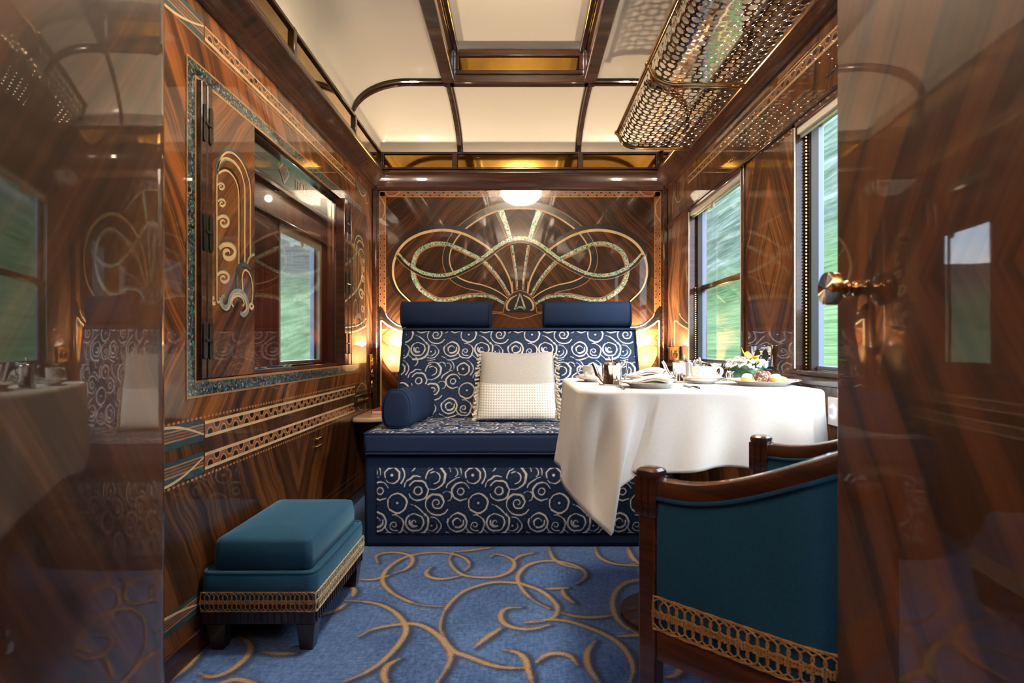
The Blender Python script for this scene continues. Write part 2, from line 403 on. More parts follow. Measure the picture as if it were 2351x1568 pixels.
        off = world_of(parent) if (parent is not None and not local) else (0,0,0)
        nl = len(me.loops); co = np.empty(len(me.vertices)*3); me.vertices.foreach_get('co', co); co = co.reshape(-1, 3)+np.array(off)
        li = np.empty(nl, dtype=np.int32); me.loops.foreach_get('vertex_index', li)
        nrm = np.empty(len(me.polygons)*3); me.polygons.foreach_get('normal', nrm); nrm = np.abs(nrm.reshape(-1, 3))
        lt = np.empty(len(me.polygons), dtype=np.int32); me.polygons.foreach_get('loop_total', lt)
        ax = np.repeat(np.argmax(nrm, axis=1), lt); c = co[li]
        uv = np.where((ax == 0)[:, None], c[:, [1, 2]], np.where((ax == 1)[:, None], c[:, [0, 2]], c[:, [0, 1]]))
        uvl.data.foreach_set('uv', uv.ravel())
        for k, arr in s.attr.items():
            a = me.attributes.new(k, 'FLOAT', 'POINT'); a.data.foreach_set('value', np.asarray(arr, dtype=np.float32))
        if smooth:
            me.polygons.foreach_set('use_smooth', [True]*len(me.polygons))
            me.set_sharp_from_angle(angle=math.radians(smooth))
        if solid:
            md = o.modifiers.new('thick', 'SOLIDIFY'); md.thickness = solid; md.offset = 0
        if bevel:
            md = o.modifiers.new('soft', 'BEVEL'); md.width = bevel; md.segments = seg; md.limit_method = 'ANGLE'; md.angle_limit = math.radians(35)
        if sub:
            md = o.modifiers.new('sub', 'SUBSURF'); md.levels = sub; md.render_levels = sub
        me.update()
        return o
LOCS = {}
def world_of(o):
    x = y = z = 0
    while o is not None:
        x += o.location.x; y += o.location.y; z += o.location.z; o = o.parent
    return (x, y, z)
def thing(name, label, cat, loc=(0,0,0), rz=0, group=None):
    o = bpy.data.objects.new(name, None); COL.objects.link(o); o.empty_display_size = .05
    o.location = loc; o.rotation_euler = (0,0,rz); o['label'] = label; o['category'] = cat
    if group: o['group'] = group
    return o
def tag(o, label, cat, group=None):
    o['label'] = label; o['category'] = cat
    if group: o['group'] = group
    return o
def struct(o, label=None):
    o['kind'] = 'structure'
    if label: o['label'] = label; o['category'] = o.name.split('_')[0]
    return o
def smoothstep(a, b, x):
    t = min(1, max(0, (x-a)/(b-a))); return t*t*(3-2*t)
def lerp_table(tab, x):
    for (a, va), (b, vb) in zip(tab, tab[1:]):
        if x <= b: 
            t = 0 if b == a else max(0, (x-a)/(b-a)); t = t*t*(3-2*t)
            return va+(vb-va)*t if not isinstance(va, tuple) else tuple(p+(q-p)*t for p, q in zip(va, vb))
    return tab[-1][1]
mL = lambda u, v, h: (XL+h, u, v)
mR = lambda u, v, h: (XR-h, u, v)
mB = lambda u, v, h: (u, YB-h, v)
# ================================================================== FLOOR
def seg_field(gx, gy, lines, reach):
    """signed distance (to band edge) on a regular grid; gx, gy 1-D arrays; lines = [(pts, width list)]"""
    D = np.full((len(gy), len(gx)), reach, dtype=np.float32)
    for pts, W in lines:
        n = len(pts)
        for i in range(n-1):
            ax, ay = pts[i]; bx, by = pts[i+1]; w = W[min(int(i/(n-1)*len(W)), len(W)-1)]/2
            i0 = np.searchsorted(gx, min(ax, bx)-reach); i1 = np.searchsorted(gx, max(ax, bx)+reach)
            j0 = np.searchsorted(gy, min(ay, by)-reach); j1 = np.searchsorted(gy, max(ay, by)+reach)
            if i1 <= i0 or j1 <= j0: continue
            X, Y = np.meshgrid(gx[i0:i1], gy[j0:j1])
            dx, dy = bx-ax, by-ay; l2 = dx*dx+dy*dy+1e-12
            t = np.clip(((X-ax)*dx+(Y-ay)*dy)/l2, 0, 1)
            d = np.hypot(X-ax-t*dx, Y-ay-t*dy)-w
            sub = D[j0:j1, i0:i1]; np.minimum(sub, d, out=sub)
    return D
S7 = [[(-20,1062),(100,1070),(200,1090),(290,1140),(345,1210),(345,1270),(290,1350),(200,1440),(100,1505),(-30,1560)],
 [(65,1282),(150,1238),(280,1212),(400,1205),(480,1230),(550,1280),(600,1340),(625,1400),(600,1475),(530,1580)],
 [(560,1235),(572,1160),(620,1080),(700,1010),(800,970),(900,950),(1030,955),(1090,970),(1170,1000),(1240,1050),(1278,1105),(1260,1160),(1180,1190),(1080,1198)],
 [(560,1235),(600,1320),(650,1375),(730,1405),(850,1450),(950,1472),(1095,1475)],
 [(1230,1112),(1130,1060),(1060,990),(1035,930),(1055,880),(1110,840),(1200,820),(1300,825),(1390,850),(1448,890),(1440,930),(1390,962)],
 [(1055,1105),(970,1110),(930,1150),(950,1200),(1020,1230),(1120,1237),(1230,1212)],
 [(1080,1197),(1200,1180),(1330,1187),(1450,1222),(1570,1272),(1660,1330),(1720,1410),(1740,1490),(1715,1580)],
 [(770,1350),(850,1285),(935,1230)],
 [(178,832),(170,790),(230,770),(310,770),(380,790),(390,830),(350,870),(280,895)],
 [(575,1100),(450,1090),(350,1060),(260,1010),(210,950),(220,890),(270,840),(340,800),(440,775),(560,768),(650,780),(720,810),(740,850),(710,880)],
 [(505,858),(475,890),(490,915),(550,930),(620,925),(690,910)],
 [(640,768),(618,810),(640,860),(700,905),(790,920),(900,918),(970,895),(1010,860),(1010,820),(960,790),(900,780),(865,797)],
 [(1010,820),(1050,790),(1135,770)], [(1225,735),(1250,800),(1310,840),(1440,875)],
 [(1508,735),(1530,790),(1600,830),(1700,845),(1790,830)], [(1710,735),(1740,800),(1790,845)],
 [(1850,930),(1790,940),(1700,955),(1640,1000),(1615,1070),(1630,1150),(1690,1220),(1790,1275)],
 [(1310,1140),(1400,1160),(1500,1165),(1610,1155)], [(1650,1282),(1790,1275),(1860,1290)], [(1510,1310),(1460,1380),(1470,1470),(1535,1570)],
 [(950,1365),(1030,1380),(1080,1420),(1100,1490),(1130,1580)], [(1150,1440),(1200,1400),(1270,1385),(1350,1400),(1400,1455)],
 [(310,1420),(240,1460),(215,1520),(240,1580)], [(1310,990),(1320,1030),(1382,1080)], [(1210,992),(1340,985)], [(640,765),(750,755),(870,738)]]
S6 = [[(560,1210),(630,1250),(650,1320),(590,1400),(480,1480),(350,1520),(258,1490)], [(750,1330),(870,1340),(1000,1340)], [(-40,1580),(60,1520),(180,1430),(290,1300)],
 [(400,1575),(550,1540),(700,1575)], [(1180,1050),(1300,1010),(1385,960)], [(1390,810),(1450,850),(1440,900)], [(1480,770),(1600,770),(1720,740)], [(1180,960),(1100,1010),(1060,1060)]]
S5 = [[(215,1340),(300,1400),(330,1460),(290,1520),(220,1532)], [(330,1370),(450,1400),(570,1400)], [(600,1400),(700,1470),(800,1545)], [(0,750),(40,820)], [(-40,845),(80,850)], [(-40,955),(80,930)]]
sl = []
for S, (ox, oy, k) in ((S7, (800, 980, .375)), (S6, (380, 1100, .2985)), (S5, (1440, 980, .375))):
    for pl in S:
        sl.append(([FLR(ox+x*k, oy+y*k) for x, y in cr(pl, 7)], [.008,.014,.017,.019,.019,.019,.017,.014,.008]))
# the same scrolls carry on over the rest of the carpet
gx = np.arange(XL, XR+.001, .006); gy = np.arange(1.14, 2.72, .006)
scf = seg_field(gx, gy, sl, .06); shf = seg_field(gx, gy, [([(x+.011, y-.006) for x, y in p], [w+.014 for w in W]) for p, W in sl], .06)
fl = MB(); nx, ny = len(gx), len(gy)
fl.grid(lambda a, b: (gx[0]+(gx[-1]-gx[0])*a, gy[0]+(gy[-1]-gy[0])*b, 0), nx, ny)
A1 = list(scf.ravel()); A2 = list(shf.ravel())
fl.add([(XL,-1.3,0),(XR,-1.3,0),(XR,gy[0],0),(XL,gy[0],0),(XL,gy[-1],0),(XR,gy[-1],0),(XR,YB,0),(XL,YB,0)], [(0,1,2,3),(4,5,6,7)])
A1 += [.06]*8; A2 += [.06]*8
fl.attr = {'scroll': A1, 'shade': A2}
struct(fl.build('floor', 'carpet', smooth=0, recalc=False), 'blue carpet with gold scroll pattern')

# ================================================================== WALLS
wy0, wy1, wz0, wz1 = 1.707, 3.435, .82, 1.727        # opening of the corridor-side window
b = MB(); x0, x1 = XL-.06, XL
b.box(x0, x1, -1.3, 6, 0, .69, 1); b.box(x0, x1, -1.3, 6, .69, wz0, 0); b.box(x0, x1, -1.3, 6, wz1, 2.3, 0)
b.box(x0, x1, -1.3, wy0, wz0, wz1, 0); b.box(x0, x1, wy1, 6, wz0, wz1, 0)
wall_l = struct(b.build('wall_left', ['ven_left', 'ven_low'], smooth=0), 'lacquered rosewood wall with inlay bands on the corridor side')

A0, A1y, B0, B1, RZ0, RZ1 = 2.461, 3.27, 1.15, 2.022, .825, 1.71   # window openings on the outer side
b = MB(); x0, x1 = XR, XR+.10
b.box(x0, x1, -1.3, YB, 0, RZ0, 0); b.box(x0, x1, -1.3, YB, RZ1, 2.3, 1)
for ya, yb in ((-1.3, -.95), (-.15, B0), (B1, A0), (A1y, YB)): b.box(x0, x1, ya, yb, RZ0, RZ1, 0)
wall_r = struct(b.build('wall_right', ['ven_right', 'ven_header'], smooth=0), 'lacquered rosewood wall holding the outer windows')

b = MB(); b.box(XL-.06, XR+.1, YB, YB+.06, 1.04, 2.3, 0); b.box(XL-.06, XR+.1, YB, YB+.06, 0, 1.04, 1)
wall_b = struct(b.build('wall_back', ['ven_back', 'ven_side'], smooth=0), 'rosewood end wall with art nouveau marquetry behind the sofa')
b = MB(); b.box(XL-.06, XR+.1, -1.36, -1.3, 0, 2.6, 0)
struct(b.build('wall_front', 'ven_low', smooth=0), 'rosewood wall behind the viewer')

# corner posts
for nm, xa, xb in (('trim_1', XL, XL+.03), ('trim_2', XR-.03, XR)):
    b = MB(); b.box(xa, xb, YB-.03, YB, 0, 1.985); struct(b.build(nm, 'mahog', bevel=.006), 'mahogany corner post')
# skirting
b = MB(); b.box(XL, XL+.012, 1.0, YB, 0, .07); struct(b.build('baseboard_left', 'mahog', bevel=.004), 'dark skirting board')
b = MB(); b.box(XR-.012, XR, .9, YB, 0, .07); struct(b.build('baseboard_right', 'mahog', bevel=.004), 'dark skirting board')

# ---- inlay helpers
def scallops(mb_black, mb_cream, mp, u0, u1, z0, z1, n, vertical=False):
    """alternating half discs between two edges of a band, black with a pale rim"""
    p = (u1-u0)/n; r = min(p*.47, (z1-z0)*.72)
    for i in range(n):
        c = u0+p*(i+.5); up = i % 2 == 0
        base = z0 if up else z1; sgn = 1 if up else -1
        a = [(c+r*math.cos(t*PI/10), base+sgn*r*math.sin(t*PI/10)*1.12) for t in range(11)]
        a2 = [(c+r*.76*math.cos(t*PI/10), base+sgn*r*.76*math.sin(t*PI/10)*1.12) for t in range(11)]
        if vertical: a = [(y, x) for x, y in a]; a2 = [(y, x) for x, y in a2]
        mb_black.poly(a2, mp, .0012); mb_cream.ribbon(a, r*.12, mp, .0014)
def strip(mb, mp, u0, u1, z0, z1, h=.0010, mi=0): mb.poly([(u0,z0),(u1,z0),(u1,z1),(u0,z1)], mp, h, mi)

# ---- corridor-side wall inlay: frieze, twin waist bands, foot band
cream, black, red, teal, tan = MB(), MB(), MB(), MB(), MB()
ya, yb = LW(470, 0)[0], LW(815, 0)[0]; yc = LW(388, 0)[0]-.25; ye = LW(842, 0)[0]
zs = lambda px, py: LW(px, py)[1]
zt0, zt1, zt2, zt3 = 1.868, 1.893, 1.909, 1.915
strip(red, mL, ya, yb, zt0, 1.908, .0006); strip(cream, mL, ya, yb, 1.866, 1.877); strip(cream, mL, ya, yb, 1.906, 1.911); strip(tan, mL, ya-.3, yb, 1.852, 1.857)
scallops(black, cream, mL, ya+.01, yb-.01, 1.877, 1.906, 46)
def fan_end(u0, u1, z0, z1, flip):
    strip(teal, mL, u0, u1, z0, z1, .0006)
    for k in (.30, .44, .58, .72): strip(tan if k in (.3, .72) else red, mL, u0, u1, z0+(z1-z0)*k, z0+(z1-z0)*(k+.08), .0010)
    cpt = []
    for t in range(15):
        a = t/14; uu = u0+(u1-u0)*a
        cpt.append((uu, (z0+(z1-z0)*(.15+.85*math.sin(a*PI*.92+.1))) if not flip else (z1-(z1-z0)*(.15+.85*math.sin(a*PI*.92+.1)))))
    cream.ribbon(cpt, [.006,.008,.008,.005], mL, .0016)
fan_end(yc, ya-.008, 1.855, 1.925, True); fan_end(yb+.02, ye, 1.855, 1.925, True)
for (za, zb, dz) in ((.640, .692, .705), (.541, .594, .526)):
    strip(red, mL, ya, yb, za, zb, .0005); strip(cream, mL, ya, yb, zb-.010, zb); strip(cream, mL, ya, yb, za, za+.010)
    scallops(black, cream, mL, ya+.01, yb-.01, za+.010, zb-.010, 40)
    fan_end(yc, ya-.008, za-.006, zb+.006, za < .6); fan_end(yb+.02, ye, za-.006, zb+.006, za < .6)
    k = yc
    while k < ye:
        tan.poly([(k+.0075*math.cos(t*PI/5), dz+.0042*math.sin(t*PI/5)) for t in range(10)], mL, .001); k += .0225
fan_end(1.2, ya-.008, .12, .18, False); strip(tan, mL, ya, 3.5, .165, .168); strip(tan, mL, ya, 3.5, .135, .138)
strip(tan, mL, 3.50, 3.505, .70, 1.85); strip(cream, mL, 3.645, 3.652, .70, 1.86)
cpt = cr([(3.56,1.905),(3.57,1.86),(3.61,1.83),(3.65,1.86),(3.64,1.9)], 6); cream.ribbon(cpt, .005, mL, .0014)
for nm, m_, mt in (('cream_inlay', cream, 'cream_in'), ('black_inlay', black, 'ebony'), ('padauk_inlay', red, 'red_in'), ('teal_inlay', teal, 'teal_in'), ('tan_inlay', tan, 'tan_in')):
    o = m_.build(nm, mt, wall_l, smooth=0, recalc=False)
# ---- window-side wall inlay
cream, black, red, tan = MB(), MB(), MB(), MB()
za = 1.868
strip(red, mR, 1.2, 3.3, 1.868, 1.908, .0006); strip(cream, mR, 1.2, 3.3, 1.866, 1.876); strip(cream, mR, 1.2, 3.3, 1.904, 1.912)
scallops(black, cream, mR, 1.2, 3.3, 1.876, 1.904, 54)
cream.ribbon(cr([(3.38,1.912),(3.42,1.83),(3.5,1.81),(3.57,1.86),(3.6,1.91)], 6), .005, mR, .0014); cream.ribbon(cr([(3.6,1.91),(3.63,1.80),(3.60,1.72)], 6), .005, mR, .0014)
strip(black, mR, .9, 3.7, 1.782, 1.785, .0006)
for yy in (1.66, 2.46): strip(black, mR, yy, yy+.003, 1.725, 1.785, .0006)
strip(cream, mR, 3.505, 3.51, .93, 1.32)
o = cream.build('cream_inlay', 'cream_in', wall_r, smooth=0, recalc=False); black.build('black_inlay', 'ebony', wall_r, smooth=0, recalc=False); red.build('padauk_inlay', 'red_in', wall_r, smooth=0, recalc=False)
b = MB(); b.box(XR-.012, XR, .9, YB-.03, 1.712, 1.726); b.box(XR-.02, XR, .9, YB-.03, .795, .822); struct(b.build('trim_3', 'mahog', bevel=.003), 'mahogany window rails along the outer wall')
for yy in (1.78, 2.62):
    b = MB(); b.box(XR-.006, XR, yy-.03, yy+.03, 1.780, 1.787); tag(b.build('panel_catch', 'chrome', bevel=.001), 'small bright catch on the header panel over the %s window' % ('nearer' if yy < 2 else 'farther'), 'catch')

# ---- end wall marquetry
K4 = .30625
def Z4(p): return BW(840+p[0]*K4, 340+p[1]*K4)
kk = K4*YB/F
xs = Z4((1156, 0))[0]
creamb, blackb, tanb, shellb, redb = MB(), MB(), MB(), MB(), MB()
def both(mb, pts, w, h, n=9):
    q = [Z4(p) for p in cr(pts, n)]
    W = [x*kk for x in w] if isinstance(w, (list, tuple)) else w*kk
    mb.ribbon(q, W, mB, h); mb.ribbon([(2*xs-x, z) for x, z in q], W, mB, h)
arch = [(1156,424),(1050,430),(960,452),(860,496),(760,562),(690,625),(636,700),(606,780),(600,850),(620,920),(670,985),(760,1028),(880,1056),(980,1100),(1052,1152)]
both(blackb, arch, [44,44,42,38,34,32,30,30,32,34,30,24,16], .0012)
def off(pts, d):
    q = cr(pts, 4); out = []
    for i in range(len(q)):
        a = q[max(i-1, 0)]; c = q[min(i+1, len(q)-1)]; dx, dy = c[0]-a[0], c[1]-a[1]; l = math.hypot(dx, dy) or 1
        out.append((q[i][0]-dy/l*d, q[i][1]+dx/l*d))
    return out
both(creamb, off(arch, -27), [14,14,13,11,10,9,9,9,8,7], .0010, 3)
both(tanb, off(arch, 24), [7,7,6,6,5,5,5,6,5], .0010, 3)
lobe = [(1082,945),(1045,850),(985,785),(930,740),(850,682),(750,628),(640,595),(520,590),(410,612),(310,662),(235,745),(195,840),(186,940),(205,1030),(260,1100),(340,1158)]
both(blackb, lobe, [8,30,36,36,38,40,42,42,42,42,40,34,26,22,16,8], .0016)
lobec = [(1100,1092),(1085,1005),(1050,920),(1000,832),(935,762),(850,702),(755,652),(650,622),(540,616),(420,640),(320,690),(250,762),(212,850),(204,935),(218,1005),(255,1075),(342,1160)]
both(creamb, lobec, [10,12,13,14,16,18,20,20,20,20,18,16,13,10,8], .0019)
inner = [(1040,1165),(960,1124),(880,1108),(780,1110),(700,1126),(620,1142),(540,1140),(468,1105),(400,1050),(362,980),(350,910),(360,840),(390,780),(445,738),(515,715),(595,716),(685,745),(770,785),(850,825),(910,870),(980,950),(1032,1025),(1076,1102)]
both(tanb, off(inner, 17), [6,8,10,14,15,14,12,12,14,14,12,10,9,7], .0010, 3)
both(shellb, inner, [20,20,20,22,24,26,30,30,28,28,26,24,24,22,20,18,16], .0020)
wave = [(245,790),(300,852),(360,897),(440,938),(540,955),(640,943),(740,902),(830,852),(905,800),(980,742),(1050,700),(1102,683),(1132,677),(1156,675.5)]
both(blackb, off(wave, 22), [6,10,12,10,8,10,12,14,14], .0022, 3); both(tanb, off(wave, 31), [4,5,5,5,5], .0024, 3)
both(shellb, wave, [14,22,26,26,24,24,26,30,32,32], .0028)
ray1 = [(1012,470),(1050,570),(1085,680)]; ray2 = [(1096,728),(1115,850),(1130,960),(1136,1062)]
both(shellb, ray1, [44,36,28], .0014); both(shellb, ray2, [16,14,11,9], .0014)
both(blackb, [(984,478),(1024,580),(1068,680)], [14,10,8], .0012); both(tanb, [(970,480),(1014,582),(1060,682)], 5, .001); both(tanb, [(1082,730),(1102,850),(1120,960),(1128,1062)], 6, .001)
both(creamb, [(1104,1085),(1096,1000)], 5, .001)
dome = [Z4(p) for p in cr([(1030,1232),(1040,1180),(1065,1125),(1105,1085),(1156,1066)], 6)]
dm = dome+[(2*xs-x, z) for x, z in reversed(dome[:-1])]; blackb.poly(dm, mB, .0021)
both(tanb, [(1030,1232),(1040,1180),(1065,1125),(1105,1085),(1156,1066)], 7, .0028)
both(creamb, [(1132,1102),(1085,1130),(1058,1172),(1060,1208),(1080,1216)], [6,13,15,12,6], .0032)
for p in ([(1156,1088),(1116,1212)], [(1156,1088),(1196,1212)], [(1116,1212),(1156,1190),(1196,1212)]): shellb.ribbon([Z4(q) for q in cr(p, 4)], [8*kk, 16*kk], mB, .0034)
both(tanb, [(900,1226),(1030,1231)], 6, .001); both(tanb, [(900,1241),(1020,1243),(1090,1266),(1156,1280)], 6, .001)
# frame of the panel
XO, ZO, XI, ZI = Z4((100, 0))[0], Z4((0, 322))[1], Z4((142, 0))[0], Z4((0, 360))[1]
zb = Z4((0, 1238))[1]
for s in (1, -1):
    f = (lambda x: x) if s == 1 else (lambda x: 2*xs-x)
    q = lambda a, b_, c, d, mb, h: mb.poly([(f(a), c), (f(b_), c), (f(b_), d), (f(a), d)], mB, h)
    q(XO, XO+.006, zb, ZO, tanb, .001); q(XI, XI+.008, zb-.03, ZI, tanb, .001); q(XO+.006, XI, zb, ZO, redb, .0005)
    scal_b, scal_c = MB(), MB()
    scallops(blackb, creamb, (lambda u, v, h, f=f: mB(f(u), v, h)), zb+.03, ZI-.19, XO+.006, XI, 26, True)
    creamb.ribbon([(f(x), z) for x, z in cr([(XO+.004, ZI-.17),(XI-.004, ZI-.12),(XI-.004, ZI-.05),(XO+.004, ZO-.035)], 6)], .0045, mB, .003)
    creamb.ribbon([(f(x), z) for x, z in cr([(XO+.14, ZO-.004),(XO+.11, ZI+.004),(XO+.06, ZI+.002),(XO+.04, ZO-.003)], 6)], .0045, mB, .003)
q = lambda a, b_, c, d, mb, h: mb.poly([(a, c), (b_, c), (b_, d), (a, d)], mB, h)
q(XO, 2*xs-XO, ZO-.006, ZO, tanb, .001); q(XI, 2*xs-XI, ZI-.008, ZI, tanb, .001); q(XO+.006, 2*xs-XO-.006, ZI, ZO-.006, redb, .0005)
scallops(blackb, creamb, mB, XO+.15, 2*xs-XO-.15, ZI, ZO-.006, 54)
# lower scrolls beside the sofa, and pale frames round the wall lamps
for s in (1, -1):
    f = (lambda p: p) if s == 1 else (lambda p: (2*xs-p[0], p[1]))
    pts = [f(Z4(p)) for p in cr([(82,1225),(108,1215),(128,1245),(165,1290),(240,1338),(330,1360)], 7)]
    blackb.ribbon(pts, [.016,.036,.034,.030,.026,.024], mB, .003)
    creamb.ribbon([f(Z4(p)) for p in cr([(112,1296),(125,1296),(160,1325),(240,1368),(330,1390)], 6)], [.006,.010,.010], mB, .0034)
    creamb.ribbon([f(Z4(p)) for p in [(114,1292),(114,1500),(114,1800),(114,2060)]], .009, mB, .0034)
    creamb.ribbon([f(Z4(p)) for p in cr([(150,1240),(170,1275),(240,1330),(330,1345)], 6)], .006, mB, .0036)
    blackb.ribbon([f(Z4(p)) for p in [(92,1225),(92,1500),(92,2100)]], .026, mB, .0028)
for nm, m_, mt in (('cream_inlay', creamb, 'cream_in'), ('black_inlay', blackb, 'ebony'), ('tan_inlay', tanb, 'tan_in'), ('abalone_inlay', shellb, 'shell'), ('padauk_inlay', redb, 'red_in')):
    m_.build(nm, mt, wall_b, smooth=0, recalc=False)

# ================================================================== CORNICE AND CEILING
prof = [(0,1.965),(.016,1.967),(.022,1.985),(.03,1.99),(.034,2.002),(.06,2.018),(.083,2.034),(.092,2.05),(.090,2.064),(.080,2.072),(.066,2.074),(.061,2.082),(.061,2.20),(0,2.20)]
b = MB(); b.prism([(XL+h, z) for h, z in prof], -1.3, YB); struct(b.build('trim_4', 'mahog', smooth=50), 'deep mahogany cornice along the corridor side')
b = MB(); b.prism([(XR-h, z) for h, z in prof], -1.3, YB); struct(b.build('trim_5', 'mahog', smooth=50), 'deep mahogany cornice along the window side')
b = MB(); b.prism([(YB-h, z) for h, z in prof], XL+.02, XR-.02, 'x'); struct(b.build('trim_6', 'mahog', smooth=50), 'deep mahogany cornice across the end wall')
def frieze(nm, mp, us, z0, z1, lab):
    """framed gold mirror panes between posts at us"""
    fr = MB(); gl = MB()
    def bx(u0, u1, za, zb, h0, h1, mb):
        pts = [mp(u, v, h) for h in (h0, h1) for u, v in ((u0,za),(u1,za),(u1,zb),(u0,zb))]
        mb.add(pts, [(0,1,2,3),(4,5,6,7),(0,1,5,4),(1,2,6,5),(2,3,7,6),(3,0,4,7)])
    bx(us[0], us[-1], z0, z0+.014, 0, .014, fr); bx(us[0], us[-1], z1-.016, z1, 0, .016, fr)
    for u in us: bx(u-.016, u+.016, z0, z1, 0, .018, fr)
    o = struct(fr.build(nm, 'mahog', bevel=.003), lab)
    for a, c in zip(us, us[1:]):
        g = MB(); bx(a+.016, c-.016, z0+.014, z1-.016, -.002, .004, g); g.build('mirror_pane', 'gold', o, bevel=.004, seg=1)
XF, XFR, YF = XL+.061, XR-.061, YB-.061
xe = BW(1045, 0)[0]*.985; xe2 = BW(1332, 0)[0]*.985
frieze('trim_7', lambda u, v, h: (XF+h, u, v), [-1.3, -.4, .5, 1.4, 2.27, 3.115, YF-.01], 2.078, 2.192, 'gold mirror frieze on the corridor side')
frieze('trim_8', lambda u, v, h: (XFR-h, u, v), [-1.3, -.4, .5, 1.4, 2.27, 3.115, YF-.01], 2.078, 2.192, 'gold mirror frieze on the window side')
frieze('trim_9', lambda u, v, h: (u, YF-h, v), [XF+.012, xe, xe2, XFR-.012], 2.078, 2.192, 'three gold mirror panes over the sofa')
LXh, LY = .385, 3.10                                 # half width and end of the raised lantern
ZC0, ZC1, ZL = 2.188, 2.372, 2.532
def zprof(e, R): return ZC0+(ZC1-ZC0)*math.sqrt(max(0, 1-(1-min(1, e/R))**2))
def zceil(x, y):
    return min(zprof(min(x-XF, XFR-x), .30), zprof(YF-y, .64))
xsamp = sorted(set([XF+(.305)*(1-math.cos(t*PI/2/14)) for t in range(15)]+[-LXh, LXh, -.5, .5, 0, -.2, .2]+[XFR-.305*(1-math.cos(t*PI/2/14)) for t in range(15)]))
ysamp = sorted(set([-1.3, 0, 1, 2, 2.6, LY-.02]+[YF-.65*(1-math.cos(t*PI/2/22)) for t in range(23)]))
b = MB(); b.grid(lambda u, v: (xsamp[round(u*(len(xsamp)-1))], ysamp[round(v*(len(ysamp)-1))], zceil(xsamp[round(u*(len(xsamp)-1))], ysamp[round(v*(len(ysamp)-1))])), len(xsamp), len(ysamp))
keep = [i for i, f in enumerate(b.f) if not (abs(sum(b.v[k][0] for k in f)/4-0) < LXh and sum(b.v[k][1] for k in f)/4 < LY-.02)]
b.f = [b.f[i] for i in keep]; b.m = [b.m[i] for i in keep]
b.box(-LXh-.03, LXh+.03, -1.3, LY, ZL, ZL+.02)
ceil_o = struct(b.build('ceiling', 'cream_paint', smooth=60), 'glossy cream coved ceiling')
# ribs and beams
def rib(nm, pts, w, d, lab, across='y'):
    rings = []
    for x, y, z in pts:
        pr = [(-w/2, .01), (-w/2, -d*.5), (-w*.32, -d*.62), (-w*.22, -d), (w*.22, -d), (w*.32, -d*.62), (w/2, -d*.5), (w/2, .01)]
        rings.append([(x, y+a, z+c) if across == 'y' else (x+a, y, z+c) for a, c in pr])
    m_ = MB(); m_.loft(rings); struct(m_.build(nm, 'mahog', smooth=40), lab)
ts = [t/20 for t in range(21)]
rib('trim_10', [(XF+.002+(.305+(-LXh-XF-.305)*0)*(1-math.cos(t*PI/2)), LY, zprof(.3*(1-math.cos(t*PI/2)), .30)) for t in ts]+[(-LXh, LY, ZC1)], .046, .026, 'curved mahogany rib, corridor side')
rib('trim_11', [(XFR-.002-.305*(1-math.cos(t*PI/2)), LY, zprof(.3*(1-math.cos(t*PI/2)), .30)) for t in ts]+[(LXh, LY, ZC1)], .046, .026, 'curved mahogany rib, window side')
for nm, sx in (('trim_12', -LXh), ('trim_13', LXh)):
    rib(nm, [(sx, YF-.001-.64*(1-math.cos(t*PI/2)), zprof(.64*(1-math.cos(t*PI/2)), .64)) for t in ts], .038, .022, 'mahogany rib running down the end cove', 'x')
for nm, s in (('trim_14', -1), ('trim_15', 1)):
    b = MB(); a, c = s*(LXh+.032), s*(LXh-.036); b.box(min(a, c), max(a, c), -1.3, LY+.03, ZC1-.022, ZC1+.02)
    b.box(min(s*(LXh-.03), s*(LXh-.012)), max(s*(LXh-.03), s*(LXh-.012)), -1.3, LY-.05, ZC1+.02, ZL)
    b.box(min(s*(LXh-.062), s*(LXh-.03)), max(s*(LXh-.062), s*(LXh-.03)), -1.3, LY-.05, ZL-.03, ZL-.002)
    struct(b.build(nm, 'mahog', bevel=.006), 'mahogany beam edging the raised ceiling panel')
b = MB(); b.box(-LXh-.03, LXh+.03, LY-.025, LY+.032, ZC1-.022, ZC1+.022)
b.box(-LXh+.012, LXh-.012, LY-.012, LY+.03, ZC1+.022, ZL); b.box(-LXh+.036, LXh-.036, LY-.03, LY-.012, ZC1+.022, ZC1+.045); b.box(-LXh+.036, LXh-.036, LY-.03, LY-.012, ZL-.04, ZL-.004)
for s in (-1, 1): b.box(min(s*(LXh-.036), s*(LXh-.062)), max(s*(LXh-.036), s*(LXh-.062)), LY-.03, LY-.012, ZC1+.045, ZL-.04)
t16 = struct(b.build('trim_16', 'mahog', bevel=.005), 'framed gold mirror at the end of the raised ceiling')
g = MB(); g.box(-LXh+.062, LXh-.062, LY-.017, LY-.012, ZC1+.045, ZL-.04); g.build('mirror_pane', 'gold', t16, bevel=.003, seg=1)

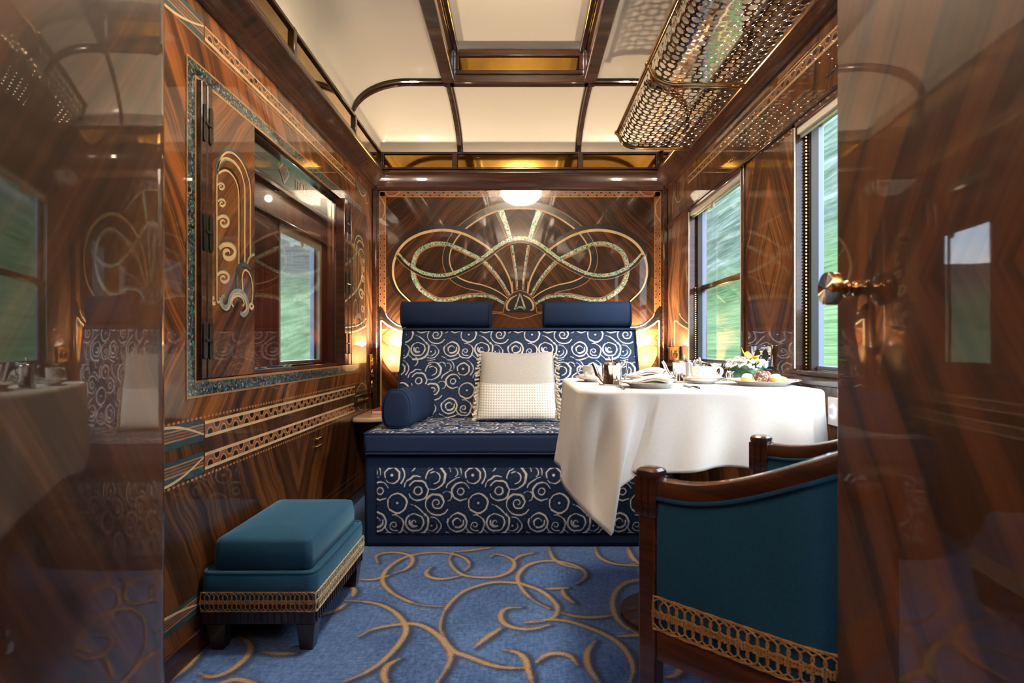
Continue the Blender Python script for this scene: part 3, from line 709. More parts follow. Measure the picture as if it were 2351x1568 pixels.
# ================================================================== CORRIDOR BEYOND
CXX = -1.5; CW = (3.55, 4.30, .81, 1.70)
b = MB()
for ya, yb, za, zb2 in ((-1.3, CW[0], CW[2], CW[3]), (CW[1], 6, CW[2], CW[3]), (-1.3, 6, 0, CW[2]), (-1.3, 6, CW[3], 2.3)): b.box(CXX-.06, CXX, ya, yb, za, zb2)
struct(b.build('wall_corridor', 'ven_corridor', smooth=0), 'red mahogany outer wall of the corridor')
b = MB(); b.box(CXX-.06, XL-.06, 5.94, 6, 0, 2.3); b.box(CXX-.06, XL-.06, -1.36, -1.3, 0, 2.3); struct(b.build('wall_corridor_end', 'ven_corridor', smooth=0), 'end walls of the corridor')
b = MB(); b.box(CXX-.06, XL-.06, -1.3, 6, -.02, 0); struct(b.build('floor_corridor', 'carpet', smooth=0), 'corridor floor')
b = MB(); b.box(CXX-.06, XL-.06, -1.3, 6, 2.26, 2.3); struct(b.build('ceiling_corridor', 'cream_paint', smooth=0), 'corridor ceiling')
b = MB(); b.box(CXX, CXX+.03, 2.0, 5.5, 1.885, 1.915); b.box(CXX, CXX+.02, 2.0, 5.5, 1.705, 1.722); struct(b.build('trim_17', 'mahog', bevel=.005), 'dark rail under the green board in the corridor')
# green travel board
bo = thing('travel_board', 'long green board reading ITALY, seen through the corridor pane', 'board', (CXX+.01, 3.55, 1.925))
b = MB(); b.box(CXX+.001, CXX+.012, 2.6, 4.6, 1.925, 2.26); b.build('panel', 'green_board', bo)
b = MB()
for z in (1.936, 1.944, 2.150): b.box(CXX+.012, CXX+.0135, 2.6, 4.6, z, z+.003)
b.box(CXX+.012, CXX+.014, 2.95, 3.38, 2.075, 2.087); b.box(CXX+.012, CXX+.014, 2.95, 3.38, 2.0, 2.008); b.build('white_lines', 'white_paint', bo)
b = MB(); cy, cz, r = 3.60, 2.030, .080
b.add([(CXX+.0145, cy-r, cz),(CXX+.0145, cy, cz-r),(CXX+.0145, cy+r, cz),(CXX+.0145, cy, cz+r)], [(0,1,2,3)])
b.build('print_border', 'white_paint', bo, smooth=0)
b = MB(); r = .064; b.add([(CXX+.0155, cy-r, cz),(CXX+.0155, cy, cz-r),(CXX+.0155, cy+r, cz),(CXX+.0155, cy, cz+r)], [(0,1,2,3)]); b.build('photo_print', 'photo', bo, smooth=0)
def text(s, size, name, parent, mat, loc, rot, ext=.0006):
    c = bpy.data.curves.new(name, 'FONT'); c.body = s; c.size = size; c.extrude = ext; c.align_x = 'CENTER'; c.align_y = 'CENTER'
    t = bpy.data.objects.new(name+'_tmp', c); COL.objects.link(t); bpy.context.view_layer.update()
    me = bpy.data.meshes.new_from_object(t.evaluated_get(bpy.context.evaluated_depsgraph_get())); bpy.data.objects.remove(t)
    o = bpy.data.objects.new(name, me); COL.objects.link(o); me.materials.clear(); me.materials.append(M[mat]); o.parent = parent
    off = world_of(parent); o.location = tuple(a-b_ for a, b_ in zip(loc, off)); o.rotation_euler = rot; return o
text('ITALY', .095, 'lettering', bo, 'cream_in', (CXX+.0135, 3.90, 2.005), (PI/2, 0, PI/2))
# corridor lamp
lp = thing('corridor_lamp', 'small ceiling lamp glowing in the corridor beyond the pane', 'lamp', (-1.25, 3.7, 2.26))
b = MB(); b.lathe([(0,2.235),(.05,2.24),(.055,2.26)], (-1.25, 3.7, 0), 20); b.build('diffuser', 'bulb', lp)
b = MB(); b.lathe([(.055,2.232),(.068,2.236),(.07,2.26),(.055,2.26),(.055,2.232)], (-1.25, 3.7, 0), 20); b.build('rim', 'brass', lp)

# ================================================================== WINDOWS
def sub(mb, nm, mat, par, **k): return mb.build(nm, mat, par, **k)
def outer_window(nm, y0, y1, zrail, lab):
    w = bpy.data.objects.new(nm, None); COL.objects.link(w); w.location = (XR+.06, (y0+y1)/2, RZ0); struct(w, lab); w['category'] = 'window'
    fr = MB(); x0, x1 = XR-.012, XR+.012
    t = .026
    for ya, yb in ((y0, y0+t), (y1-t, y1)): fr.box(x0, XR+.05, ya, yb, RZ0, RZ1)
    fr.box(x0, XR+.05, y0, y1, RZ1-.02, RZ1); fr.box(x0-.01, XR+.05, y0, y1, RZ0, RZ0+.016)
    sub(fr, 'frame', 'chairwood', w, bevel=.004)
    st = MB()
    for ya, yb in ((y0+t, y0+t+.010), (y1-t-.010, y1-t)): st.box(XR+.05, XR+.085, ya, yb, RZ0+.016, RZ1-.02)
    st.box(XR+.05, XR+.085, y0+t, y1-t, RZ0+.016, RZ0+.03)
    sub(st, 'metal_channel', 'steel', w, bevel=.003)
    cr_ = MB()
    for yy in (y0+t-.004, y1-t): cr_.box(XR-.0135, XR-.010, yy, yy+.005, RZ0+.02, RZ1-.02)
    sub(cr_, 'edge_strip', 'white_paint', w)
    rb = MB()
    for yy in (y1-t-.030, y0+t+.012):
        rb.box(XR+.030, XR+.055, yy, yy+.018, RZ0+.016, RZ1-.02)
    sub(rb, 'rubber_seal', 'rubber', w)
    zp = MB(); k = RZ0+.02; top = (zrail if zrail else RZ1-.03)
    while k < top:
        zp.box(XR+.018, XR+.034, y1-t-.014, y1-t-.002, k, k+.006); k += .012
    sub(zp, 'runner_strip', 'brass', w)
    g = MB(); g.box(XR+.066, XR+.070, y0+t, y1-t, RZ0+.02, RZ1-.02); sub(g, 'glass', 'glass', w)
    bl = MB(); zz = RZ1-.055
    tabz = [(y0+t, zz)]+[(yy, zz-(.022 if abs(yy-(y0+y1)/2-.05) < .022 else 0)) for yy in np.linspace(y0+t+.002, y1-t-.002, 90)]+[(y1-t, zz)]
    bl.loft([[(x, yy, v) for yy, v in tabz]+[(x, y1-t, RZ1-.012), (x, y0+t, RZ1-.012)] for x in (XR+.006, XR+.014)])
    bl.box(XR-.004, XR+.02, y0+t, y1-t, RZ1-.045, RZ1-.02)
    bo_ = sub(bl, 'roller_blind', 'blind', w)
    e = MB(); e.lathe([(.0,.0),(.006,.001),(.007,.004),(.004,.004)], (0,0,0), 12, 'x'); e.v = [(XR+.006-x, y+(y0+y1)/2+.05, z+zz-.008) for x, y, z in e.v]; e.build('eyelet', 'brass', bo_)
    if zrail:
        r = MB(); r.box(XR+.052, XR+.084, y0+t, y1-t, zrail-.016, zrail+.016); sub(r, 'sash_rail', 'brass', w, bevel=.006)
    return w
outer_window('window_1', A0, A1y, 1.255, 'outer window behind the flowers, with brass sash rail and cream blind')
outer_window('window_2', B0, B1, None, 'outer window over the table end, with cream blind')
outer_window('fill_window', -.95, -.15, None, 'unseen outer window added in the next compartment to let in fill daylight')  # unseen window, added so extra daylight fills the faces towards the viewer
# corridor outer window
w = bpy.data.objects.new('window_5', None); COL.objects.link(w); w.location = (CXX-.03, 3.9, .81); struct(w, 'corridor window with pale frame and cream blind'); w['category'] = 'window'
fr = MB(); y0, y1, z0, z1 = CW
for ya, yb in ((y0, y0+.01), (y1-.045, y1)): fr.box(CXX-.05, CXX+.008, ya, yb, z0, z1)
fr.box(CXX-.05, CXX+.008, y0, y1, z0, z0+.02); fr.box(CXX-.05, CXX+.008, y0, y1, z1-.02, z1); sub(fr, 'frame', 'blind', w, bevel=.004)
st = MB(); st.box(CXX-.05, CXX-.02, y1-.085, y1-.045, z0+.02, z1-.02); sub(st, 'metal_channel', 'steel', w)
g = MB(); g.box(CXX-.034, CXX-.03, y0+.01, y1-.045, z0+.02, z1-.02); sub(g, 'glass', 'glass', w)
bl = MB(); zz = z1-.06
tb = [(yy, zz-(.028 if abs(yy-(y0+.37)) < .022 else 0)) for yy in np.linspace(y0+.012, y1-.047, 60)]
bl.loft([[(x, yy, v) for yy, v in tb]+[(x, y1-.047, z1), (x, y0+.012, z1)] for x in (CXX+.0, CXX+.006)]); sub(bl, 'roller_blind', 'blind', w)

# interior pane between compartment and corridor, shell border and folding shutters
w = bpy.data.objects.new('window_3', None); COL.objects.link(w); w.location = (XL, 2.57, .77); struct(w, 'corridor-side window with dark abalone border and folding rosewood shutters'); w['category'] = 'window'
bz0, bz1, by0, by1 = .774, 1.772, 1.662, 3.48
sh = MB(); tn = MB()
for (u0, u1, v0, v1) in ((by0, wy0, bz0, bz1), (wy1, by1, bz0, bz1), (wy0, wy1, bz0, wz0), (wy0, wy1, wz1, bz1)): strip(sh, mL, u0, u1, v0, v1, .001)
sub(sh, 'abalone_border', 'shell_dark', w, smooth=0, recalc=False)
for (u0, u1, v0, v1) in ((by0-.006, by0, bz0-.006, bz1+.006), (by1, by1+.006, bz0-.006, bz1+.006), (by0, by1, bz0-.006, bz0), (by0, by1, bz1, bz1+.006),
                         (wy0-.008, wy0, wz0-.008, wz1+.008), (wy1, wy1+.008, wz0-.008, wz1+.008), (wy0, wy1, wz0-.008, wz0), (wy0, wy1, wz1, wz1+.008)): strip(tn, mL, u0, u1, v0, v1, .0016)
sub(tn, 'border_line', 'tan_in', w, smooth=0, recalc=False)
fr = MB()
for u0, u1, v0, v1 in ((wy0, wy0+.02, wz0, wz1), (wy1-.02, wy1, wz0, wz1), (wy0, wy1, wz0, wz0+.016), (wy0, wy1, wz1-.01, wz1)): fr.box(XL-.058, XL-.012, u0, u1, v0, v1)
sub(fr, 'pane_frame', 'mahog', w, bevel=.003)
g = MB(); g.box(XL-.040, XL-.036, wy0+.02, wy1-.02, wz0+.016, wz1-.01); sub(g, 'glass', 'glass_int', w)
ch = MB(); ch.box(XL-.034, XL-.022, 2.08, 3.06, wz0+.016, wz0+.024); ch.box(XL-.034, XL-.022, 3.05, 3.056, wz0+.016, wz1-.02); sub(ch, 'metal_channel', 'chrome', w)
SH = [(.2616*0+470, 330)]
def SP(p, mir=False):
    u, v = LW(470+p[0]*.2616, 330+p[1]*.2616)
    return ((1.774+3.50)-u, v) if mir else (u, v)
def spiral(c, r, turns, a0, n=40, kx=1.0):
    return [(c[0]+kx*r*(1-.86*t/n)*math.cos(a0+turns*2*PI*t/n), c[1]+r*(1-.86*t/n)*math.sin(a0+turns*2*PI*t/n)) for t in range(n+1)]
for mir in (False, True):
    u0, u1 = (1.774, 2.078) if not mir else (3.50-.304, 3.50)
    hx = .004 if not mir else .030
    P = MB(); P.box(XL-.012+(.0 if not mir else .014), XL+hx, u0, u1, wz0+.002, wz1-.002)
    sp = sub(P, 'shutter', 'ven_shutter', w, bevel=.002)
    mp = lambda u, v, h, hx=hx: (XL+hx+h, u, v)
    C, B_, T, BL = MB(), MB(), MB(), MB()
    R = lambda mb, pts, wd, h, n=7: mb.ribbon([SP(p, mir) for p in cr(pts, n)], wd, mp, h)
    R(T, [(85,1390),(85,800),(85,300),(92,190),(112,115),(150,70),(205,50),(262,75),(320,140),(370,240),(397,370),(400,700),(400,965)], .008, .0006)
    R(C, [(100,270),(106,195),(128,130),(165,85),(205,75),(252,95),(310,160),(360,270),(387,400),(388,700),(388,985)], .007, .0010)
    R(BL, [(100,250),(122,170),(160,142),(195,142),(250,176),(298,245),(332,335),(346,430),(346,800),(346,1045)], .006, .0008)
    R(C, [(98,235),(115,165),(150,130),(190,128),(250,162),(300,235),(328,330),(337,425),(337,800),(337,1045)], .006, .0010)
    R(B_, [(95,275),(112,235),(160,214),(215,232),(265,296),(292,385),(298,500),(298,800),(298,1080)], .008, .0006)
    R(C, [(94,1378),(94,900),(95,312),(115,258),(160,234),(205,250),(255,318),(283,415),(287,600),(287,1090)], .007, .0010)
    R(C, [(94,1372),(104,1392),(122,1380)], .008, .0010)
    for (cx, cy, r, wd) in ((130,380,34,.012), (137,525,38,.013), (152,690,58,.019), (190,960,82,.030), (152,1180,58,.019)):
        wd *= .42; R(BL, spiral((cx+2, cy-2), r*1.10, 1.35, PI*1.15), [wd*.9, wd*1.6, wd*1.3, wd*.6], .0007, 1)
        R(C, spiral((cx, cy), r, 1.45, PI*1.15), [wd, wd*1.25, wd, wd*.5], .0011, 1)
    R(T, [(272,1300),(270,1200),(272,1125),(292,1075),(325,1055),(368,1078),(405,1150)], [.010,.014,.017,.016,.006], .0012)
    R(C, [(322,1290),(315,1180),(328,1122),(352,1110),(385,1150),(404,1225),(410,1310),(402,1395),(415,1425)], .007, .0014)
    R(BL, [(360,1058),(376,1010),(400,980),(426,972)], .010, .0008)
    R(B_, [(130,1400),(165,1460),(210,1440),(225,1380),(262,1328),(300,1335),(335,1385),(345,1450),(320,1490)], .013, .0009)
    R(C, [(125,1350),(128,1410),(168,1448),(202,1430),(216,1365),(245,1315),(285,1305),(330,1340),(352,1400),(352,1460),(322,1492)], .012, .0013)
    R(BL, [(160,1335),(135,1352),(136,1405),(166,1432),(192,1415),(206,1352),(238,1302),(282,1290),(332,1320),(366,1395),(366,1465),(330,1505),(297,1482)], .014, .0017)
    R(C, [(238,1430),(222,1400),(236,1358),(272,1334),(312,1352),(332,1400),(318,1426)], .008, .0018)
    R(C, [(400,1400),(380,1420),(400,1450),(418,1420)], .010, .0018)
    R(C, [(68,1348),(48,1368),(54,1398),(78,1402)], .012, .0018)
    for nm, m_, mt in (('cream_inlay', C, 'cream_in'), ('black_inlay', B_, 'ebony'), ('teal_inlay', T, 'teal_in'), ('grey_blue_inlay', BL, 'blue_in')): m_.build(nm, mt, sp, smooth=0, recalc=False)
    # hinge stiles
    for k in range(2):
        q = MB(); a = (1.709+k*.033) if not mir else (3.066+k*.064)
        d = .031 if not mir else .056
        q.box(XL-.02, XL+(.016 if not mir else .030), a, a+d, wz0+.002, wz1-.002); stl = sub(q, 'hinge_stile', 'mahog', w, bevel=.004)
        hb = MB()
        for hz in (.94, 1.27, 1.60):
            yy = a+d*.5
            hb.loft([[(XL+(.016 if not mir else .030)+.001+hh, yy+.011*math.cos(t*PI/8)*(1 if not mir else 1.7), hz+(.046 if 0 < t < 8 else -.046)+.011*math.sin(t*PI/8)) for t in range(16)] for hh in (0, .003)])
            hb.tube([(XL+(.018 if not mir else .032), yy, hz), (XL+(.018 if not mir else .032), yy+(.033 if k == 0 else 0.001)*(1 if not mir else 1.9), hz)], .006, 6)
        sub(hb, 'hinge', 'black', stl)

# ================================================================== DOORS
DE = (.418, .75); dl = math.radians(4.0)
d = bpy.data.objects.new('door_1', None); COL.objects.link(d); d.location = (DE[0], DE[1], 0); d.rotation_euler = (0, 0, -dl); struct(d, 'glossy rosewood door standing open beside the armchair, round steel knob'); d['category'] = 'door'
b = MB(); b.box(0, .035, -1.0, 0, .012, 2.3); b.build('leaf', 'ven_door', d, bevel=.004, local=True)
kb = MB(); ky, kz = -.052, .992
prof_k = [(0,-.037),(.0195,-.037),(.0205,-.0355),(.0205,-.025),(.019,-.024),(.007,-.0235),(.006,-.017),(.009,-.015),(.0105,-.0125),(.0095,-.010),(.006,-.008),(.006,-.004),(.009,-.003),(.009,.0)]
kb.lathe(prof_k, (0, ky, kz), 40, 'x'); ko = kb.build('knob', 'brass', d, local=True, smooth=40)
rg = MB()
for i in range(9):
    r0 = .002+i*.002; rg.lathe([(r0,-.0370),(r0+.0006,-.0380),(r0+.0013,-.0380),(r0+.0019,-.0370)], (0, ky, kz), 40, 'x')
rg.build('knob_rings', 'chrome', ko, local=True)
# rounded, bowed door post on the corridor side
E = Vector((-.505, .818)); prof_p = []
a = PI*.62; p = Vector((E.x-.05, E.y+.02)); ang = .98
pts = [Vector((E.x-.10, E.y+.012)), Vector((E.x-.045, E.y+.016)), Vector((E.x-.018, E.y+.012)), Vector((E.x-.004, E.y-.002)), Vector((E.x+.004, E.y-.022)), Vector((E.x+.010, E.y-.05))]
ph = .20; q = pts[-1].copy()
for i in range(30):
    ph = .20-.17*min(1, i/14); q = q+Vector((math.sin(ph), -math.cos(ph)))*.025; pts.append(q.copy())
pl = cr([(v.x, v.y) for v in pts], 4)
outl = pl+[(pl[-1][0]-.12, pl[-1][1]), (E.x-.12, E.y-.02)]
b = MB(); b.loft([[(x, y, z) for x, y in outl] for z in (0, 2.32)]); struct(b.build('door_2', 'ven_post', smooth=60), 'glossy bowed rosewood door with rounded edge on the corridor side')
# partition returning from the door edge to the corridor wall
b = MB(); b.box(XL, -.64, .86, .95, 0, 2.2); struct(b.build('wall_partition', 'ven_low', smooth=0), 'rosewood partition between the compartments')
# ================================================================== SOFA
TU, TV = .371, .336                                   # repeat of the woven swirl fabric
Q = TU/585.0
def motif_lines():
    out = []; rnd = random.Random(3)
    def wob(pts, W): out.append(([(x*Q, -y*Q) for x, y in pts], [w*Q*.86 for w in W]))
    def arc(c, r0, r1, a0, a1, w=(7, 11, 12, 11, 7), n=None):
        n = n or max(6, int(abs(a1-a0)/(PI/9))); pts = []
        for i in range(n+1):
            t = i/n; a = math.radians(0)+a0+(a1-a0)*t; r = (r0+(r1-r0)*t)*(1+rnd.uniform(-.055, .055)); pts.append((c[0]+r*math.cos(a), c[1]+r*math.sin(a)))
        wob(pts, [x*rnd.uniform(.8, 1.25) for x in w for _ in (0, 1)])
    def dot(c, r): wob([(c[0]-1, c[1]), (c[0]+1, c[1])], [2*r, 2*r])
    D = lambda a: math.radians(a)
    c = (65,140);  arc(c, 26, 38, D(-20), D(-250)); arc(c, 38, 45, D(110), D(-20), (14,16,14,9)); arc(c, 66, 70, D(-150), D(200), (10,13,14,13,11,12)); arc(c, 108, 104, D(140), D(45))
    c = (190,160); arc(c, 12, 24, D(170), D(-170), (8,9,9)); arc(c, 26, 50, D(190), D(60), (8,10,10)); arc(c, 74, 66, D(-100), D(170), (9,12,13,12,10))
    c = (340,140); arc(c, 8, 30, D(0), D(-300), (8,10,12)); arc(c, 30, 40, D(60), D(200), (16,16,14)); arc(c, 62, 66, D(-120), D(230), (10,13,12,14,11)); arc(c, 106, 98, D(155), D(-40), (9,16,18,16,9))
    c = (462,165); dot(c, 8); arc(c, 40, 40, D(140), D(-30), (7,10,8)); arc(c, 68, 66, D(-95), D(120), (8,12,10)); arc(c, 88, 84, D(110), D(60), (6,8,6))
    c = (215,0);   dot((c[0], c[1]), 10); arc(c, 68, 72, D(-150), D(200), (11,14,12,14,11))
    wob([(310,8),(345,20),(375,42),(400,68),(418,94)], [7,11,12,8])
    c = (175,330); dot(c, 11); arc(c, 54, 58, D(-200), D(140), (10,13,12,13,8)); arc(c, 92, 90, D(-70), D(40), (8,13,11))
    c = (88,445);  arc(c, 22, 26, D(-180), D(170), (9,11,10,9)); arc(c, 64, 66, D(-20), D(-310), (9,13,14,12,9)); arc(c, 104, 98, D(-165), D(-95), (9,12,8))
    c = (365,440); arc(c, 26, 32, D(-180), D(170), (10,12,10)); arc(c, 74, 70, D(-150), D(160), (10,14,14,12,9)); arc(c, 106, 104, D(-165), D(-80), (8,13,9))
    c = (480,345); arc(c, 38, 46, D(-130), D(90), (8,11,9)); arc(c, 78, 86, D(-120), D(110), (10,15,17,14,9)); arc(c, 58, 60, D(-190), D(-100), (8,11,8))
    c = (500,530); arc(c, 10, 44, D(90), D(-330), (8,10,12)); arc(c, 44, 82, D(30), D(-200), (12,15,15,10)); arc(c, 88, 92, D(160), D(30), (9,13,10))
    c = (30,310);  arc(c, 34, 38, D(-100), D(60), (7,10,8)); arc(c, 66, 64, D(-80), D(20), (8,11,8))
    c = (565,300); arc(c, 34, 34, D(-160), D(10), (7,9,7))
    c = (575,480); arc(c, 36, 34, D(-150), D(80), (8,12,9))
    c = (300,260); arc(c, 46, 44, D(-60), D(70), (7,11,8))
    return out
ml = motif_lines()
tn_u, tn_v = 248, 224
tgx = np.arange(-tn_u//2, tn_u+tn_u//2)*TU/tn_u; tgy = np.arange(-tn_v//2, tn_v+tn_v//2)*TV/tn_v
allm = [([(x+i*TU, y+j*TV) for x, y in p], w) for p, w in ml for i in (-1, 0, 1) for j in (-1, 0, 1, 2)]
big = seg_field(np.arange(0, tn_u)*TU/tn_u, np.arange(0, tn_v)*TV/tn_v, allm, .03)
def motif(u, v):
    U = (u/TU % 1)*tn_u; V = (v/TV % 1)*tn_v
    i0 = np.floor(U).astype(int) % tn_u; j0 = np.floor(V).astype(int) % tn_v; i1 = (i0+1) % tn_u; j1 = (j0+1) % tn_v; a = U-np.floor(U); b_ = V-np.floor(V)
    return big[j0, i0]*(1-a)*(1-b_)+big[j0, i1]*a*(1-b_)+big[j1, i0]*(1-a)*b_+big[j1, i1]*a*b_
def fabric_sheet(name, fn, su, sv, parent, ou=0, ov=0, step=.0042):
    nu, nv = int(su/step)+2, int(sv/step)+2
    m_ = MB(); m_.grid(fn, nu, nv)
    U, V = np.meshgrid(np.linspace(0, su, nu), np.linspace(0, sv, nv))
    m_.attr['motif'] = motif(U+ou, V+ov).ravel()
    return m_.build(name, 'fabric', parent, smooth=60, recalc=False)
def roundbox(x0, x1, y0, y1, z0, z1): return MB().box(x0, x1, y0, y1, z0, z1)

SX = .716; SY0 = 2.62; SZ = .53
so = thing('sofa', 'navy sofa patterned with pale swirls under the marquetry panel', 'sofa', (0, 3.1, 0))
b = MB(); b.box(-SX, SX, SY0, 3.70, .0, .425)
b.v = [(x, y, z) for x, y, z in b.v]; b.build('base', 'navy', so, bevel=.018, seg=3)
b = MB(); b.box(-SX, SX, SY0-.02, 3.25, .428, SZ-.008); b.build('seat_cushion', 'navy', so, bevel=.018, seg=3)
fabric_sheet('seat_fabric', lambda u, v: (-SX+.012+u*(2*SX-.024), SY0-.008+v*.62, SZ-.007+.006*math.sin(PI*min(1, max(0, u)))**.3*math.sin(PI*(.04+.92*v))**.3), 2*SX-.024, .62, so, .05, .1, .005)
for q_ in ([(-SX+.012, SY0-.012, SZ-.008), (SX-.012, SY0-.012, SZ-.008)], [(-SX+.005, SY0-.012, SZ-.008), (-SX+.005, 3.2, SZ-.008)], [(-SX+.012, SY0-.018, .432), (SX-.012, SY0-.018, .432)]):
    b = MB(); b.tube(q_, .0045, 8); b.build('piping', 'navy', so)
fabric_sheet('skirt_panel', lambda u, v: (-.655+u*1.31, SY0-.004-.010*(min(1, 14*u, 14*(1-u), 6*v, 6*(1-v))), .065+v*.30), 1.31, .30, so, .04, .195)
BX = .690
def bk(v): return 3.165+.19*v                         # lean of the backrest face
b = MB()
prof = [(3.165, .50), (3.355, 1.035), (3.50, 1.035), (3.50, .50)]
b.prism(prof, -BX, BX, 'x'); b.build('backrest', 'navy', so, bevel=.016, seg=3)
fabric_sheet('backrest_fabric', lambda u, v: (-BX+.010+u*(2*BX-.02), bk(v)*1-.002-.016*(min(1, 12*u, 12*(1-u), 8*v, 8*(1-v)))**.6+.003, .505+v*.518), 2*BX-.02, .548, so, .005+.118, .155-.336*.0)
b = MB(); e = .006
b.tube([(-BX+.006, bk(0)-.004, .53), (-BX+.006, bk(.97)-.004, 1.022), (BX-.006, bk(.97)-.004, 1.022), (BX-.006, bk(0)-.004, .53)], .005, 8); b.build('piping', 'navy', so)
b = MB(); b.box(-.66, .66, 3.45, YB-.04, 0, 1.0); b.build('rear_case', 'navy', so, bevel=.01)
for s, (xa, xb) in ((0, (-.705, -.168)), (1, (.142, .668))):
    b = MB(); pr = []
    for t in range(24):
        a = 2*PI*t/24; cs, sn = math.cos(a), math.sin(a)
        pr.append((3.435+.088*math.copysign(abs(cs)**.6, cs), 1.114+.080*math.copysign(abs(sn)**.55, sn)))
    rings = [[(x, 3.435+(y-3.435)*k, 1.114+(z-1.114)*k) for y, z in pr] for x, k in ((xa, .84), (xa+.006, .95), (xa+.016, 1), (xb-.016, 1), (xb-.006, .95), (xb, .84))]
    b.loft(rings); hr = b.build('headrest', 'navy', so, smooth=50)
    for x in (xa+.010, xb-.010):
        b = MB(); b.tube([(x, y, z) for y, z in pr], .0035, 6, closed=True); b.build('piping', 'navy', hr)

# bolster
bo = thing('bolster', 'plain navy arm bolster lying at one end of the sofa seat', 'bolster', (-.59, 2.95, SZ))
pr = []
for t in range(28):
    a = 2*PI*t/28; cs, sn = math.cos(a), math.sin(a)
    pr.append((-.588+.0665*math.copysign(abs(cs)**(.5 if sn < 0 else .85), cs), SZ+.096+(.092 if sn > 0 else .092)*math.copysign(abs(sn)**(.5 if sn < 0 else .9), sn)))
cx_, cz_ = -.588, SZ+.09
b = MB(); rings = []
for y, k in ((2.712, .80), (2.715, .93), (2.724, 1.0), (2.8, 1.0), (2.95, 1.0), (3.14, 1.0), (3.155, .9)):
    dz = (.92-1.0)*0
    rings.append([(cx_+(x-cx_)*k+.055*((y-2.712)/.44), y, cz_+(z-cz_)*k) for x, z in pr])
b.loft(rings); b.build('cover', 'navy', bo, smooth=60)
b = MB(); b.tube([(x, 2.722, z) for x, z in pr], .0042, 6, closed=True); b.build('piping', 'navy', bo)

# cushion with fringe
cu = thing('cushion', 'square grey and white cushion with tassel fringe on the sofa', 'cushion', (-.01, 3.05, SZ))
def cushp(u, v, front):
    x0 = -.213+.004*v; wv = .418-.02*v+.014*(1-abs(2*v-1))*0
    pin = .014*math.sin(PI*v)
    x = -.01+(u-.5)*(wv-2*pin*0); z = SZ+.012+v*.352-.010*math.sin(PI*u)**2*(1 if v > .9 else 0)
    bul = (max(0, 1-(2*u-1)**4)*max(0, 1-(2*v-1)**4))**.55
    yc = 2.975+.205*v
    n = (-.062 if front else .05)*bul
    if v < .02: z -= 0
    return (x+.008*math.sin(9*v+2*u)*(1 if 0 < u < 1 else .2)*0.15, yc+n, z+n*.15)
b = MB(); b.grid(lambda u, v: cushp(u, .535+.465*v, True), 40, 24); b.grid(lambda u, v: cushp(u, v, False), 30, 30); b.build('cushion_body', 'grey_cloth', cu, smooth=80)
b = MB(); b.grid(lambda u, v: tuple(a+c for a, c in zip(cushp(u, .545*v, True), (0, -.0015, 0))), 44, 30); b.build('woven_panel', 'waffle', cu, smooth=80, recalc=False)
rnd = random.Random(5)
for s in (0, 1):
    tb = MB(); fb = MB(); dirx = -1 if s == 0 else 1
    for i in range(18):
        v = .03+.94*i/17; x, y, z = cushp(s, v, True); y -= .012
        ang = rnd.uniform(-.5, .2); l = rnd.uniform(.020, .028)
        a = Vector((x+dirx*.002, y-rnd.uniform(0, .02), z)); dv = Vector((dirx*math.cos(ang), -.25, math.sin(ang)-.35)).normalized()
        tb.tube([a, a+dv*.004, a+dv*.009, a+dv*l, a+dv*(l+.001)], [.002, .0045, .004, .0078, .0005], 8)
    for i in range(46):
        v = .02+.5*rnd.random(); x, y, z = cushp(s, v, True); a = Vector((x+dirx*rnd.uniform(0, .004), y-rnd.uniform(.004, .022), z+.01))
        e = Vector((a.x+dirx*rnd.uniform(.004, .030), a.y-.008, max(SZ+.004, a.z-rnd.uniform(.05, .13))))
        fb.tube([a, (a+e)/2+Vector((dirx*.004, -.003, .004)), e], [.0016, .002, .0022], 5)
    f_ = tb.build('tassel_fringe', 'tassel', cu, smooth=50); fb.build('long_threads', 'fringe', f_, smooth=50)

# ================================================================== SIDE SHELF AND BOOK
sh = thing('side_shelf', 'cream rounded bedside shelf between sofa and corridor wall', 'shelf', (-.85, 3.6, .48))
out = [(XL, YB), (XL, 3.30)]+cr([(XL+.03, 3.285), (-.86, 3.285), (-.80, 3.31), (-.765, 3.37), (-.755, 3.45), (-.752, 3.52)], 5)+[(-.752, YB)]
b = MB(); b.prism(out, .482, .512, 'z'); b.build('top', 'shelf', sh, bevel=.009, seg=3)
b = MB(); b.box(XL, -.78, 3.40, YB, .40, .482); b.build('bracket_box', 'mahog', sh, bevel=.006)
bk_ = thing('book', 'red book lying on the cream bedside shelf', 'book', (-.85, 3.55, .512))
b = MB(); b.box(-.90, -.76, 3.46, 3.66, .512, .515); b.box(-.90, -.76, 3.46, 3.66, .534, .537); b.box(-.90, -.897, 3.46, 3.66, .512, .537); b.build('cover', 'red', bk_, bevel=.001)
b = MB(); b.box(-.896, -.765, 3.464, 3.656, .515, .534); b.build('pages', 'paper', bk_)

